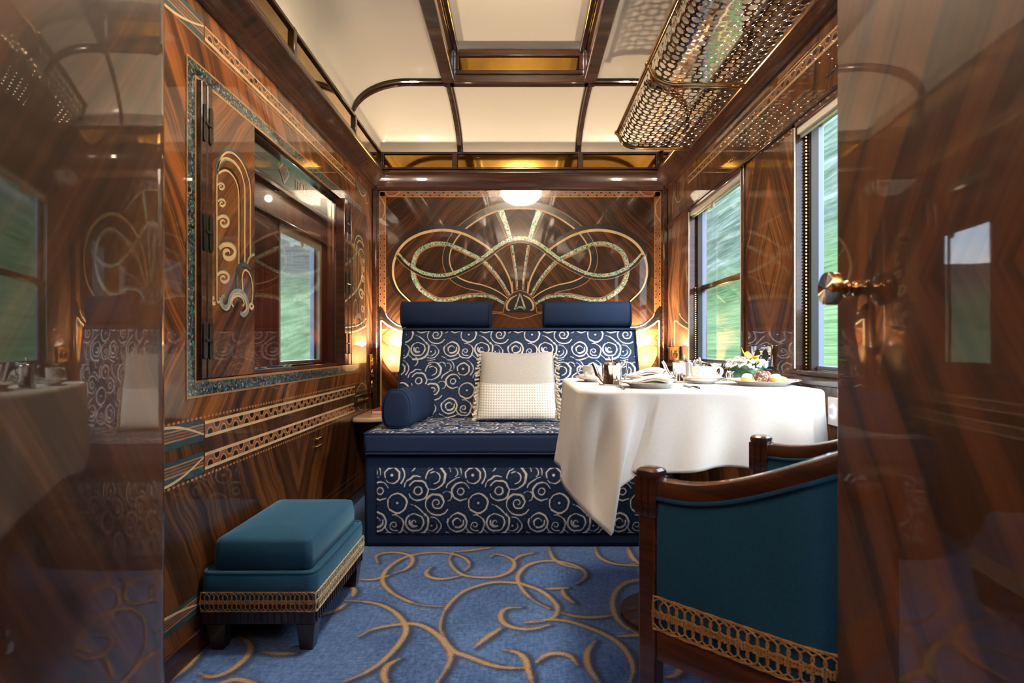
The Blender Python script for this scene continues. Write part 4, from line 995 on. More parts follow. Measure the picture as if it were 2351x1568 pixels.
# ================================================================== OTTOMAN
def braid(path_fn, length, z0, z1, pitch, offn, r=.0019):
    """looped gimp braid: overlapping loops above and below a zigzag core; path_fn(s)->(point, outward normal)"""
    m_ = MB(); zc = (z0+z1)/2; hh = (z1-z0)/2
    for sgn in (1, -1):
        for ph in (0, .5):
            pts = []; n = int(length/pitch*20)
            for i in range(n+1):
                th = i/20*2*PI; s = i/n*length+pitch*.80*math.sin(th+ph*2*PI); s = min(max(s, 0), length)
                zz = zc+sgn*(hh*.52+hh*.46*math.cos(th+ph*2*PI)) ; p, nn = path_fn(s)
                k = offn+.0012*math.sin(th*1+ph*PI); pts.append((p[0]+nn[0]*k, p[1]+nn[1]*k, zz))
            m_.tube(pts, r*.72, 5)
    pts = []; n = int(length/.0046)
    for i in range(n+1):
        s = i/n*length; p, nn = path_fn(s); sg = 1 if i % 2 else -1; w_ = hh*(.20+.04*math.sin(s/pitch*2*PI))
        for k in (-1, 1): pts.append((p[0]+nn[0]*(offn+.0022), p[1]+nn[1]*(offn+.0022), zc+sg*k*w_*(.999 if k == 1 else .8)))
    m_.tube(pts, .0017, 5)
    return m_
OX0, OX1, OY0, OY1 = -.962, -.612, 1.712, 2.236
ot = thing('ottoman', 'low peacock velvet ottoman with gold braid against the corridor wall', 'ottoman', ((OX0+OX1)/2, (OY0+OY1)/2, 0))
b = MB(); b.box(OX0+.004, OX1-.004, OY0+.004, OY1-.004, .083, .128); b.build('apron', 'darkwood', ot, bevel=.003)
b = MB()
for i in range(17): x = OX0+.014+i*.0202; b.box(x, x+.008, OY0, OY0+.006, .088, .120)
for i in range(25): y = OY0+.014+i*.0204; b.box(OX1-.006, OX1, y, y+.008, .088, .120)
b.build('apron_fluting', 'darkwood', ot, bevel=.001)
for x, y in ((OX0+.045, OY0+.035), (OX1-.035, OY0+.035), (OX0+.045, OY1-.035), (OX1-.035, OY1-.035)):
    b = MB(); b.loft([[(x-w_, y-w_, z), (x+w_, y-w_, z), (x+w_, y+w_, z), (x-w_, y+w_, z)] for z, w_ in ((0, .019), (.083, .029))]); b.build('leg', 'darkwood', ot, bevel=.002)
def rrect(x0, x1, y0, y1, r, n=5):
    p = []
    for cx, cy, a0 in ((x1-r, y0+r, -PI/2), (x1-r, y1-r, 0), (x0+r, y1-r, PI/2), (x0+r, y0+r, PI)):
        for i in range(n+1): a = a0+PI/2*i/n; p.append((cx+r*math.cos(a), cy+r*math.sin(a)))
    return p
def pad(x0, x1, y0, y1, levels, r=.03, n=6):
    m_ = MB(); rings = []
    for z, ins in levels: rings.append([(x, y, z) for x, y in rrect(x0+ins, x1-ins, y0+ins, y1-ins, max(.004, r-ins*.5), n)])
    m_.loft(rings); return m_
b = pad(OX0, OX1, OY0, OY1, ((.124, .004), (.13, 0), (.228, -.002), (.236, .003), (.238, .012)), .03); b.build('lower_cushion', 'velvet', ot, smooth=60)
b = MB(); b.tube([(x, y, .238) for x, y in rrect(OX0+.004, OX1-.004, OY0+.004, OY1-.004, .03, 6)], .0048, 8, closed=True); b.build('piping', 'velvet', ot)
top = MB()
lv = [(.238, .030), (.245, .024), (.29, .024), (.320, .028), (.328, .031), (.3325, .040)]
rings = [[(x, y, z) for x, y in rrect(OX0+i, OX1-i, OY0+i, OY1-i, .022, 6)] for z, i in lv]
for k in range(1, 9):
    i = .040+k*.0120; rings.append([(x, y, .3325+.012*(1-(1-k/8)**2)+.0012*math.sin(40*x+18*y)*(k/8)) for x, y in rrect(OX0+i, OX1-i, OY0+i, OY1-i, .02, 6)])
top.loft(rings); top.build('top_cushion', 'velvet', ot, smooth=60)
def per(s):
    if s < .345: return (OX0+.004+s, OY0), (0, -1)
    if s < .358: return (OX1-.004+ (s-.345)*.3, OY0+(s-.345)*.3), (.7, -.7)
    return (OX1, OY0+.006+(s-.358)), (1, 0)
braid(lambda s: per(s), .345, .124, .184, .0270, .003).build('front_braid', 'braid', ot, smooth=60)
braid(lambda s: per(s+.352), .515, .124, .184, .0250, .003).build('side_braid', 'braid_pale', ot, smooth=60)['label'] = 'paler braid along the side'

# ================================================================== ARMCHAIR
CR = math.atan2(-.722, .692)                          # local +y faces away from the viewer and to the sofa
ch = thing('armchair', 'curved peacock velvet tub armchair with mahogany rail and gold braid', 'armchair', (.603, 1.017, 0), -math.atan2(-.722, .692)*1)
ch.rotation_euler = (0, 0, math.atan2(.722, .692))
hw, fy, cy0 = .255, .264, .03
arc_l = PI*hw; st = fy-cy0
def cpath(s):
    """plan of the tub: down one arm, round the back, up the other arm; returns point and outward normal"""
    if s < st: return (-hw, fy-s), (-1, 0)
    if s < st+arc_l:
        a = PI+(s-st)/hw; return (hw*math.cos(a), cy0+hw*math.sin(a)), (math.cos(a), math.sin(a))
    return (hw, cy0+(s-st-arc_l)), (1, 0)
TL = 2*st+arc_l
def railz(s):
    t = min(s, TL-s)
    return .690+.140*smoothstep(.05, .50, t)
n = 70; SS = [.02+i*(TL-.04)/n for i in range(n+1)]
rings = []
for s in SS:
    p, nn = cpath(s); z = railz(s); w_ = .017
    pr = [(-.016, -.030), (-.018, -.012), (-.013, -.003), (0, .0015), (.013, -.003), (.018, -.012), (.016, -.030)]
    rings.append([(p[0]+nn[0]*a, p[1]+nn[1]*a, z+c) for a, c in pr])
b = MB(); b.loft(rings); b.build('top_rail', 'chairwood', ch, smooth=40, local=True)
for s, nm in ((1, 'outer'), (-1, 'inner')):
    rows = []
    zl = .50
    b = MB()
    def up(u, v, s=s):
        ss = SS[0]+u*(SS[-1]-SS[0]); p, nn = cpath(ss); z0 = .425 if s == 1 else .43; z1 = railz(ss)-.028
        bul = (1-(2*v-1)**4)*(.006 if s == 1 else .012)
        k = s*(.010+bul)
        return (p[0]+nn[0]*k, p[1]+nn[1]*k, z0+(z1-z0)*v)
    b.grid(up, 80, 16); b.build(nm+'_upholstery', 'velvet', ch, smooth=80, local=True)
for s in (1, -1):
    b = MB(); b.tube([(cpath(q)[0][0]+cpath(q)[1][0]*s*.0165, cpath(q)[0][1]+cpath(q)[1][1]*s*.0165, railz(q)-.033) for q in SS], .0035, 6); b.build('piping', 'velvet', ch, local=True)
rings = []
for s in SS:
    p, nn = cpath(s); rings.append([(p[0]+nn[0]*a, p[1]+nn[1]*a, z) for a, z in ((-.014, .375), (.014, .375), (.016, .424), (.014, .428), (-.014, .428))])
b = MB(); b.loft(rings)
b.box(-hw, hw, fy-.018, fy+.010, .375, .428); b.build('seat_rail', 'chairwood', ch, smooth=40, local=True)
braid(lambda s: cpath(s+.014), TL-.03, .428, .487, .030, .018, .0021).build('braid', 'braid', ch, smooth=60, local=True)
for sx in (-1, 1):
    b = MB(); x = sx*hw; w_ = .0175
    b.loft([[(x-k, fy-k, z), (x+k, fy-k, z), (x+k, fy+k, z), (x-k, fy+k, z)] for z, k in ((0, .012), (.37, w_-.001), (.43, w_-.001), (.625, w_-.001))])
    lg = b.build('leg', 'chairwood', ch, bevel=.003, local=True)
    b = MB(); pr = [(-1,-1),(-.45,-1),(-.40,-.90),(-.28,-.90),(-.23,-1),(.23,-1),(.28,-.90),(.40,-.90),(.45,-1),(1,-1),(1,-.45),(.90,-.40),(.90,-.28),(1,-.23),(1,.23),(.90,.28),(.90,.40),(1,.45),(1,1),(-1,1),(-1,.45),(-.90,.40),(-.90,.28),(-1,.23),(-1,-.23),(-.90,-.28),(-.90,-.40),(-1,-.45)]
    k = .0215
    b.loft([[(x+a*k*q, fy+c*k*q, z) for a, c in pr] for z, q in ((.622, .9), (.628, 1), (.690, 1))])
    b.loft([[(x+math.copysign(abs(math.cos(t*PI/8))**.5, math.cos(t*PI/8))*k*q, fy+math.copysign(abs(math.sin(t*PI/8))**.5, math.sin(t*PI/8))*k*q, z) for t in range(16)] for z, q in ((.690, 1.0), (.696, 1.08), (.702, 1.02), (.706, .8), (.707, .4))])
    b.build('fluted_block', 'chairwood', lg, smooth=30, local=True)
for a in (PI*1.25, PI*1.75):
    x, y = (hw-.01)*math.cos(a), cy0+(hw-.01)*math.sin(a); b = MB()
    b.loft([[(x*(1+q)-k, y*(1+q)-k, z), (x*(1+q)+k, y*(1+q)-k, z), (x*(1+q)+k, y*(1+q)+k, z), (x*(1+q)-k, y*(1+q)+k, z)] for z, k, q in ((0, .011, .06), (.40, .016, 0))]); b.build('leg', 'chairwood', ch, bevel=.003, local=True)
pl = [(-hw+.03, fy-.006), (-hw+.03, cy0)]+[((hw-.03)*math.cos(PI+PI*i/20), cy0+(hw-.03)*math.sin(PI+PI*i/20)) for i in range(1, 20)]+[(hw-.03, cy0), (hw-.03, fy-.006)]
b = MB(); b.loft([[(x*k, (y-.05)*k+.05, z) for x, y in pl] for z, k in ((.428, 1), (.475, 1.0), (.492, .97), (.499, .85), (.502, .5))]); b.build('seat_cushion', 'velvet', ch, smooth=60, local=True)

# ================================================================== TABLE AND CLOTH
TX0, TX1, TY0, TY1 = .165, .872, 1.575, 2.235
ta = thing('dining_table', 'table hidden under the white cloth', 'table', ((TX0+TX1)/2, 1.9, 0))
b = MB(); b.prism(rrect(TX0+.004, TX1-.004, TY0+.004, TY1-.004, .06), TZ-.032, TZ-.004, 'z'); b.build('top', 'mahog', ta, bevel=.004)
b = MB(); b.lathe([(.02, 0), (.17, 0), (.17, .015), (.05, .04), (.035, .06), (.035, TZ-.06), (.09, TZ-.033), (.02, TZ-.033)], ((TX0+TX1)/2, 1.95, 0), 24); b.build('pedestal', 'mahog', ta)
cl = MB()
pp = []
r = .065; nA = 10
seq = []                                              # (x, y, nx, ny) counter clockwise from the back, corridor side
def edge(a, c, nrm, n): 
    for i in range(n): t = i/n; seq.append((a[0]+(c[0]-a[0])*t, a[1]+(c[1]-a[1])*t, *nrm))
def corner(cx, cy, a0):
    for i in range(nA*2): a = a0+PI/2*i/(nA*2); seq.append((cx+r*math.cos(a), cy+r*math.sin(a), math.cos(a), math.sin(a)))
edge((TX0, TY1-r), (TX0, TY0+r), (-1, 0), 60); kA = len(seq); corner(TX0+r, TY0+r, PI); kB = len(seq)
edge((TX0+r, TY0), (TX1-r, TY0), (0, -1), 110); kC = len(seq); corner(TX1-r, TY0+r, -PI/2); kD = len(seq)
edge((TX1, TY0+r), (TX1, TY1-r), (1, 0), 40); corner(TX1-r, TY1-r, 0); edge((TX1-r, TY1), (TX0+r, TY1), (0, 1), 50); corner(TX0+r, TY1-r, PI/2)
nS = len(seq); nR = 26
def hem(i):
    x, y, nx_, ny_ = seq[i]
    if i < kA: t = i/kA; return (TX0-.034-.008*math.sin(t*9), y-.02*t, .525-.006*math.sin(t*7))
    if i < kB+26:
        t = (i-kA)/(kB+26-kA)
        return lerp_table([(0, (TX0-.036, TY0+.045, .518)), (.16, (TX0-.020, TY0-.005, .505)), (.40, (TX0+.028, TY0-.055, .462)), (.68, (TX0+.076, TY0-.082, .424)), (.74, (TX0+.084, TY0-.076, .432)), (.88, (TX0+.090, TY0-.045, .53)), (1, (TX0+r+.095, TY0-.030, .575))], t)
    if i < kC: 
        t = (i-kB-26)/(kC-kB-26); xx = TX0+r+.095+(x-(TX0+r+.154))*(TX1-TX0-2*r-.095)/(TX1-TX0-2*r-.154)
        return (xx, TY0-.026-.014*math.sin(t*2.2*PI+.4)-.006*math.sin(t*7*PI), .583-.008*math.sin(t*3.0*PI)+.003*math.sin(t*11))
    if i < kD: t = (i-kC)/(kD-kC); return (x+nx_*.014, y+ny_*.026, .58-.03*t)
    return (x+nx_*.016, y+ny_*.03, .55+.01*math.sin(i*.3))
rows = [[(x*1.0, y, TZ) for x, y, *_ in [((sx-.5185)*k+.5185, (sy-1.905)*k+1.905) for sx, sy, _, _ in seq]] for k in (.3, .6, .85)]
rows.append([(x-nx_*.012, y-ny_*.012, TZ) for x, y, nx_, ny_ in seq])
for j in range(1, 5):
    a = PI/2*j/4; rows.append([(x-nx_*.012+nx_*.012*math.sin(a), y-ny_*.012+ny_*.012*math.sin(a), TZ-.012*(1-math.cos(a))) for x, y, nx_, ny_ in seq])
for j in range(1, nR+1):
    t = j/nR; row = []
    for i, (x, y, nx_, ny_) in enumerate(seq):
        hx_, hy_, hz_ = hem(i); tt = t
        e = t**1.15
        fold = 0
        if kA-10 < i < kB+30:
            q_ = (i-kA)/(kB+26-kA); fold = (.020*math.sin(q_*3.1*PI+.6))*math.sin(PI*min(1, t*1.05))**.8*math.exp(-((q_-.55)/.42)**2)
        elif i < kC: q_ = (i-kB)/(kC-kB); fold = (.006*math.sin(q_*16)+.004*math.sin(q_*7+1))*t*min(1, q_*3)
        z = (TZ-.012)+(hz_-TZ+.012)*t
        row.append((x+(hx_-x)*e+nx_*fold, y+(hy_-y)*e+ny_*fold, z))
    rows.append(row)
cl.loft(rows, 0, True, False); cl.f.append(tuple(range(nS))); cl.m.append(0)
tc_ = tag(cl.build('tablecloth', 'linen', None, smooth=70, recalc=True), 'white linen cloth draped over the table with one corner hanging low', 'tablecloth')
md = tc_.modifiers.new('thick', 'SOLIDIFY'); md.thickness = .0016; md.offset = -1
# stitched crease line
TZC = TZ+.001

# ================================================================== TABLEWARE
def cup_set(c, a, lab_c, lab_s, k=1.0):
    s_ = thing('saucer', lab_s, 'saucer', (c[0], c[1], TZC), group='saucers on the table'); b = MB()
    b.lathe([(0, .003), (.030, .003), (.031, 0), (.034, 0), (.035, .004), (.052, .009), (.066, .0165), (.0675, .0175), (.067, .0185), (.052, .0115), (.034, .007), (0, .006)], (c[0], c[1], TZC), 40); b.build('dish', 'china', s_, smooth=50)
    b = MB(); b.lathe([(.0672, .0172), (.0682, .0180), (.0672, .0188)], (c[0], c[1], TZC), 40); b.build('gold_rim', 'brass', s_)
    u = thing('cup', lab_c, 'cup', (c[0], c[1], TZC+.0072), group='cups on the saucers'); z = TZC+.0072; b = MB()
    b.lathe([(0, .002), (.020, .002), (.021, 0), (.024, 0), (.0245, .004), (.032, .008), (.0375, .016), (.0395, .027), (.0405, .047), (.0395, .047), (.0380, .028), (.035, .018), (.028, .010), (0, .008)], (c[0], c[1], z), 40); b.build('bowl', 'china', u, smooth=50)
    ca, sa = math.cos(a), math.sin(a)
    h = cr([(.037, .041), (.050, .045), (.0595, .037), (.0575, .024), (.046, .014), (.034, .0125)], 6)
    b = MB(); b.tube([(c[0]+ca*q, c[1]+sa*q, z+zz) for q, zz in h], .0030, 8); b.build('handle', 'china', u, smooth=60)
    b = MB(); rn = random.Random(2)
    for i in range(10):
        aa = rn.uniform(0, 2*PI); zz = rn.uniform(.018, .038); pts = []
        for t in range(5):
            a2 = aa+t*.06; z2 = zz+.006*math.sin(t*.9+i); rr = .0392+.0012*(z2-.02)/.02; pts.append((c[0]+(rr+.0004)*math.cos(a2), c[1]+(rr+.0004)*math.sin(a2), z+z2))
        b.tube(pts, .0004, 4)
    b.build('gilt_pattern', 'brass', u)
cup_set((.262, 1.985), PI*.98, 'china cup at the sofa end of the table, handle towards the cushion', 'saucer at the sofa end of the table')
cup_set((.612, 1.885), -.12, 'china cup in front of the taller silver teapot, handle towards the flowers', 'saucer in front of the taller silver teapot')
def teapot(c, R_, Hh, sd, lab, lid=.016):
    t_ = thing('teapot', lab, 'teapot', (c[0], c[1], TZC), group='silver teapots'); z = TZC; b = MB()
    b.lathe([(0, 0), (R_*.98, 0), (R_*1.0, .002), (R_*.985, .004), (R_*.99, Hh-.004), (R_*1.02, Hh-.002), (R_*1.02, Hh), (R_*.94, Hh+.001), (0, Hh+.001)], (c[0], c[1], z), 40); b.build('body', 'silver', t_, smooth=45)
    b = MB(); b.lathe([(R_*.95, Hh+.001), (R_*.93, Hh+.004), (R_*.6, Hh+.008), (R_*.25, Hh+.011), (0, Hh+.0115)], (c[0], c[1], z), 32)
    l_ = b.build('lid', 'silver', t_, smooth=60); b = MB()
    b.lathe([(0, Hh+.010), (.003, Hh+.011), (.0028, Hh+.016), (.006, Hh+.018), (.0062, Hh+.021), (.003, Hh+.024), (.0025, Hh+.026), (0, Hh+.0265)], (c[0], c[1], z), 16); b.build('finial', 'silver', l_, smooth=60)
    ca, sa = math.cos(sd), math.sin(sd)
    b = MB(); P = lambda q, zz: (c[0]+ca*q, c[1]+sa*q, z+zz)
    b.tube([P(R_*.9, .006), P(R_*1.15, .014), P(R_*1.45, Hh*.5), P(R_*1.75, Hh*.9), P(R_*1.92, Hh+.004)], [.012, .0105, .0075, .0055, .005], 12); b.build('spout', 'silver', t_, smooth=60)
    b = MB(); b.tube([P(-q*R_, zz*Hh) for q, zz in cr([(.95, .86), (1.15, 1.08), (1.45, 1.14), (1.56, .98), (1.5, .60), (1.38, .50), (1.28, .30), (1.0, .16)], 4)], .0035, 8); b.build('handle', 'silver', t_, smooth=60)
    b = MB(); b.tube([P(-R_*.9, Hh+.003), P(-R_*.98, Hh+.008), P(-R_*1.03, Hh+.002)], .003, 8); b.build('hinge', 'silver', t_)
teapot((.293, 1.80), .0315, .064, PI*1.0, 'small silver teapot beside the big plate, at the front of the table')
teapot((.575, 1.99), .0375, .066, PI*.97, 'larger silver teapot behind the second cup')
def jug(nm, c, R_, Hh, lab, hd, cat='jug'):
    t_ = thing(nm, lab, cat, (c[0], c[1], TZC)); b = MB()
    b.lathe([(0, .001), (R_*.8, 0), (R_*.86, .003), (R_, Hh*.28), (R_*.96, Hh*.55), (R_*.80, Hh*.82), (R_*.95, Hh), (R_*.88, Hh), (R_*.72, Hh*.82), (R_*.85, Hh*.5), (0, .004)], (c[0], c[1], TZC), 28, fn=lambda r_, h, a: r_*(1+(.28 if h > Hh*.9 else 0)*max(0, math.cos(a-hd-PI))**6)); b.build('body', 'silver', t_, smooth=60)
    if hd is not None:
        ca, sa = math.cos(hd), math.sin(hd); b = MB(); b.tube([(c[0]+ca*q, c[1]+sa*q, TZC+z) for q, z in cr([(R_*.85, Hh*.9), (R_*1.4, Hh*.98), (R_*1.6, Hh*.62), (R_*1.25, Hh*.3), (R_*.95, Hh*.25)], 4)], .0026, 8); b.build('handle', 'silver', t_, smooth=60)
jug('milk_jug', (.722, 2.07), .026, .060, 'silver milk jug with looped handle behind the second cup', .2)
jug('cream_jug', (.733, 1.965), .0105, .036, 'tiny silver jug standing against the flower bowl', PI)
sg = thing('sugar_bowl', 'lidded silver sugar bowl between larger teapot and milk jug', 'bowl', (.672, 2.12, TZC)); b = MB()
b.lathe([(0, 0), (.020, 0), (.022, .004), (.030, .02), (.032, .036), (.031, .05), (.034, .052), (.030, .053), (0, .053)], (.672, 2.12, TZC), 30); b.build('bowl', 'silver', sg, smooth=50)
b = MB(); b.lathe([(.033, .053), (.028, .060), (.012, .066), (.005, .068), (.004, .074), (.007, .077), (.005, .081), (0, .082)], (.672, 2.12, TZC), 30); b.build('lid', 'silver', sg, smooth=60)
def plate(c, R_, lab, grp='plates on the table'):
    t_ = thing('plate', lab, 'plate', (c[0], c[1], TZC), group=grp); b = MB(); k = R_/.113
    b.lathe([(0, .004), (.066*k, .004), (.067*k, 0), (.072*k, 0), (.074*k, .004), (.088*k, .010), (.1125*k, .0150), (.113*k, .0160), (.1122*k, .0168), (.088*k, .0125), (.074*k, .0075), (0, .0065)], (c[0], c[1], TZC), 56); b.build('dish', 'china', t_, smooth=50)
    b = MB(); b.lathe([(.1126*k, .0150), (.1136*k, .0160), (.1126*k, .0170)], (c[0], c[1], TZC), 56); b.build('gold_rim', 'brass', t_)
plate((.392, 1.70), .093, 'plate at the front of the table carrying a folded napkin')
plate((.462, 2.075), .085, 'plate behind the small teapot carrying a folded napkin')
plate((.770, 1.80), .113, 'large plate of pastries at the window end of the table')
def napkin(c, sx, sy, hgt, rz, lab):
    t_ = tag(MB_nap(sx, sy, hgt).build('napkin', 'napkin', None, smooth=70), lab, 'napkin', 'folded napkins on the plates')
    t_.location = (c[0], c[1], TZC+.0098); t_.rotation_euler = (0, 0, rz)
    t_.modifiers.new('s', 'SUBSURF').render_levels = 1
def MB_nap(sx, sy, h):
    m_ = MB()                                         # cloth folded in three: a soft S of layers, open folds at the near end
    lay = []
    prof = [(-.5, .10), (-.42, .02), (0, 0), (.42, .02), (.5, .14), (.44, .26), (0, .30), (-.40, .30), (-.48, .42), (-.40, .54), (0, .60), (.40, .60), (.50, .70), (.42, .86), (.1, 1.0), (-.3, .96), (-.46, .80), (-.5, .55)]
    P = cr(prof, 4, closed=False)
    for k in range(13):
        v = k/12; y = (v-.5)*sy; s_ = 1-.10*v; hh = h*(.60+.75*math.sin(PI*min(1, v*.95+.12))**1.0)*(1-.25*v)
        lay.append([(sx*x*s_+.006*math.sin(v*5), y+.012*x*math.sin(3*v), max(0.0, hh*z+.002*math.sin(9*v+6*x))) for x, z in P])
    m_.loft(lay, 0, False, False)
    for L_ in (lay[0], lay[-1]): pass
    o = m_
    n = len(P)
    return m_
napkin((.405, 1.705), .066, .115, .024, .95, 'napkin folded on the front plate')
napkin((.470, 2.07), .07, .12, .030, 1.1, 'napkin folded on the plate behind the small teapot')
rf = MB()
rf.grid(lambda u, v: (.545+.05*(u-.5)+.01*math.sin(7*v), 2.13+.05*(v-.5), TZC+.003+.024*abs(math.sin(u*2.6*PI+v))*math.sin(PI*(.1+.8*v))), 24, 14)
tag(rf.build('cloth_liner', 'napkin', None, smooth=80, solid=.0014), 'crumpled white cloth by the larger teapot, near the window corner', 'napkin')
def cutlery(nm, a, c_, lab, kind):
    t_ = thing(nm, lab, 'cutlery', (a[0], a[1], TZC)); A = Vector((a[0], a[1], 0)); Bv = Vector((c_[0], c_[1], 0)); d = (Bv-A); l = d.length; d.normalize(); s_ = Vector((-d.y, d.x, 0))
    P = lambda t, w_, z: tuple(A+d*(t*l)+s_*w_+Vector((0, 0, TZC+z)))
    if kind == 'fork':
        b = MB()
        for k in (-1.5, -.5, .5, 1.5): b.tube([P(0, k*.0045, .0030), P(.12, k*.0050, .0012), P(.26, k*.0046, .0035)], [.0008, .0014, .0016], 6)
        b.build('tines', 'silver', t_, smooth=60); b = MB()
        b.loft([[P(t, w_, z), P(t, w_*.5, z+.0016), P(t, -w_*.5, z+.0016), P(t, -w_, z), P(t, 0, z-.0012)] for t, w_, z in ((.24, .009, .0035), (.32, .0075, .005), (.40, .003, .007), (.6, .0028, .0055), (.85, .005, .003), (.97, .0055, .002), (1, .003, .002))]); b.build('handle', 'silver', t_, smooth=60)
    else:
        b = MB(); b.loft([[P(t, w_, .0022), P(t, 0, .0034), P(t, -w_, .0022), P(t, 0, .0010)] for t, w_ in ((0, .001), (.05, .006), (.25, .0085), (.5, .008), (.55, .004))]); b.build('blade', 'silver', t_, smooth=50)
        b = MB(); b.loft([[P(t, w_, .004), P(t, 0, .004+w_*.7), P(t, -w_, .004), P(t, 0, .004-w_*.5)] for t, w_ in ((.54, .0035), (.6, .0045), (.8, .006), (.97, .0065), (1, .004))]); b.build('handle', 'silver', t_, smooth=50)
cutlery('fork', (.302, 1.735), (.293, 1.588), 'silver fork between the small teapot and the front plate', 'fork')
cutlery('knife', (.508, 1.76), (.505, 1.595), 'silver knife beside the front plate, below the second saucer', 'knife')
# flower arrangement
fl_ = thing('flower_arrangement', 'low bowl wrapped in green leaves with white blossom and yellow orchids', 'flowers', (.813, 2.04, TZC)); fc = (.813, 2.04)
b = MB(); b.lathe([(0, .001), (.050, .001), (.0535, .004), (.058, .05), (.055, .052), (.04, .046), (0, .046)], (*fc, TZC), 36, fn=lambda r_, h, a: r_*(1+.004*math.sin(5*h*900))); b.build('leaf_wrap', 'leaf', fl_, smooth=60)
b = MB()
for a0 in (PI*1.25, PI*1.4): 
    pts = [(fc[0]+(.0555+.004*(1-t))*math.cos(a0+t*.9)+0, fc[1]+(.0555+.004*(1-t))*math.sin(a0+t*.9), TZC+.038-.030*t) for t in [i/8 for i in range(9)]]
    b.loft([[(x, y, z+w_), (x*1.0, y-.0012, z), (x, y, z-w_), (x, y+.0012, z)] for (x, y, z), w_ in zip(pts, [.001, .004, .005, .005, .005, .004, .003, .002, .001])])
b.build('leaf_tip', 'leaf', fl_)
rn = random.Random(11); b = MB(); stk = MB()
for i in range(230):
    a = rn.uniform(0, 2*PI); rr = .070*math.sqrt(rn.uniform(.12, 1)); z = TZC+.054+.022*(1-(rr/.075)**2)+rn.uniform(-.012, .010); x, y = fc[0]+rr*math.cos(a)*1.03, fc[1]+rr*math.sin(a)*.9; q = rn.uniform(.0042, .0066)
    for k in range(3): b.ball((x+rn.uniform(-.003, .003), y+rn.uniform(-.003, .003), z+rn.uniform(-.002, .002)), q*rn.uniform(.55, .9), 6, 4)
    if i % 4 == 0: stk.tube([(fc[0]+rr*.5*math.cos(a), fc[1]+rr*.5*math.sin(a), TZC+.045), (x, y, z)], .0008, 4)
o = b.build('white_blossom', 'blossom', fl_, smooth=80); o['kind'] = 'stuff'; stk.build('stems', 'stalk', fl_)
def petal(c, yaw, pitch, ln, wd, curl):
    m_ = MB(); Rm = Matrix.Rotation(yaw, 3, 'Z') @ Matrix.Rotation(-pitch, 3, 'Y')
    def f(u, v):
        t = u; w_ = wd*math.sin(PI*min(1, .08+.9*t))**.8; x = ln*t; y = (v-.5)*w_; z = curl*t*t*ln-.35*abs(v-.5)**2*4*w_*.5
        p = Rm @ Vector((x, y, z)); return (c[0]+p.x, c[1]+p.y, c[2]+p.z)
    m_.grid(f, 12, 7); return m_.build('orchid_petal', 'petal', fl_, smooth=90, solid=.0012)
pc = (fc[0]+.006, fc[1]-.025, TZC+.073)
for yaw, pit, ln, wd, cu_ in ((PI*.98, .15, .055, .026, -.25), (PI*.9, .75, .052, .020, .25), (PI*.55, 1.25, .036, .034, -.3), (PI*1.6, .9, .030, .030, -.5), (.15, 1.0, .034, .030, -.6), (-.1, .2, .048, .022, -.3), (-.9, .15, .03, .02, -.4)): petal(pc, yaw, pit, ln, wd, cu_)
# pastries
def choux(c, r_, lab):
    t_ = thing('pastry', lab, 'pastry', (c[0], c[1], TZC+.0072), group='pastries on the plate'); z = TZC+.0072; rn2 = random.Random(int(c[0]*999))
    w_ = [rn2.uniform(.92, 1.08) for _ in range(9)]
    b = MB(); b.ball((c[0], c[1], z+r_*.55), (r_*1.1, r_, r_*.55), 18, 10, fn=lambda a, t: 1+.05*math.sin(3*a+w_[0]*6)); b.build('bun', 'choux', t_, smooth=80)
    b = MB(); b.ball((c[0], c[1], z+r_*.95), (r_*.86, r_*.8, r_*.62), 18, 10, fn=lambda a, t: 1+.08*math.sin(4*a+w_[1]*9)*math.cos(t)); b.build('icing_cap', 'sugar', t_, smooth=80)
def ball(c, r_, lab):
    b = MB(); b.ball((c[0], c[1], TZC+.0072+r_*.92), (r_*1.08, r_, r_*.95), 22, 14, fn=lambda a, t: 1+.03*math.sin(7*a+5*t)); o = b.build('pastry', 'nutty', None, smooth=80); tag(o, lab, 'pastry', 'pastries on the plate')
choux((.722, 1.80), .0185, 'iced choux bun nearest the flower bowl on the pastry plate')
ball((.760, 1.788), .0205, 'nut-coated chocolate ball in front on the pastry plate')
ball((.792, 1.832), .0190, 'plain brown chocolate ball behind the other pastries')
choux((.805, 1.785), .0180, 'iced choux bun beside the nut-coated ball')
b = MB(); b.ball((.836, 1.812, TZC+.0165), (.018, .013, .0095), 16, 8); tag(b.build('pastry', 'choux', None, smooth=80), 'small flat pastry at the window edge of the plate', 'pastry', 'pastries on the plate')
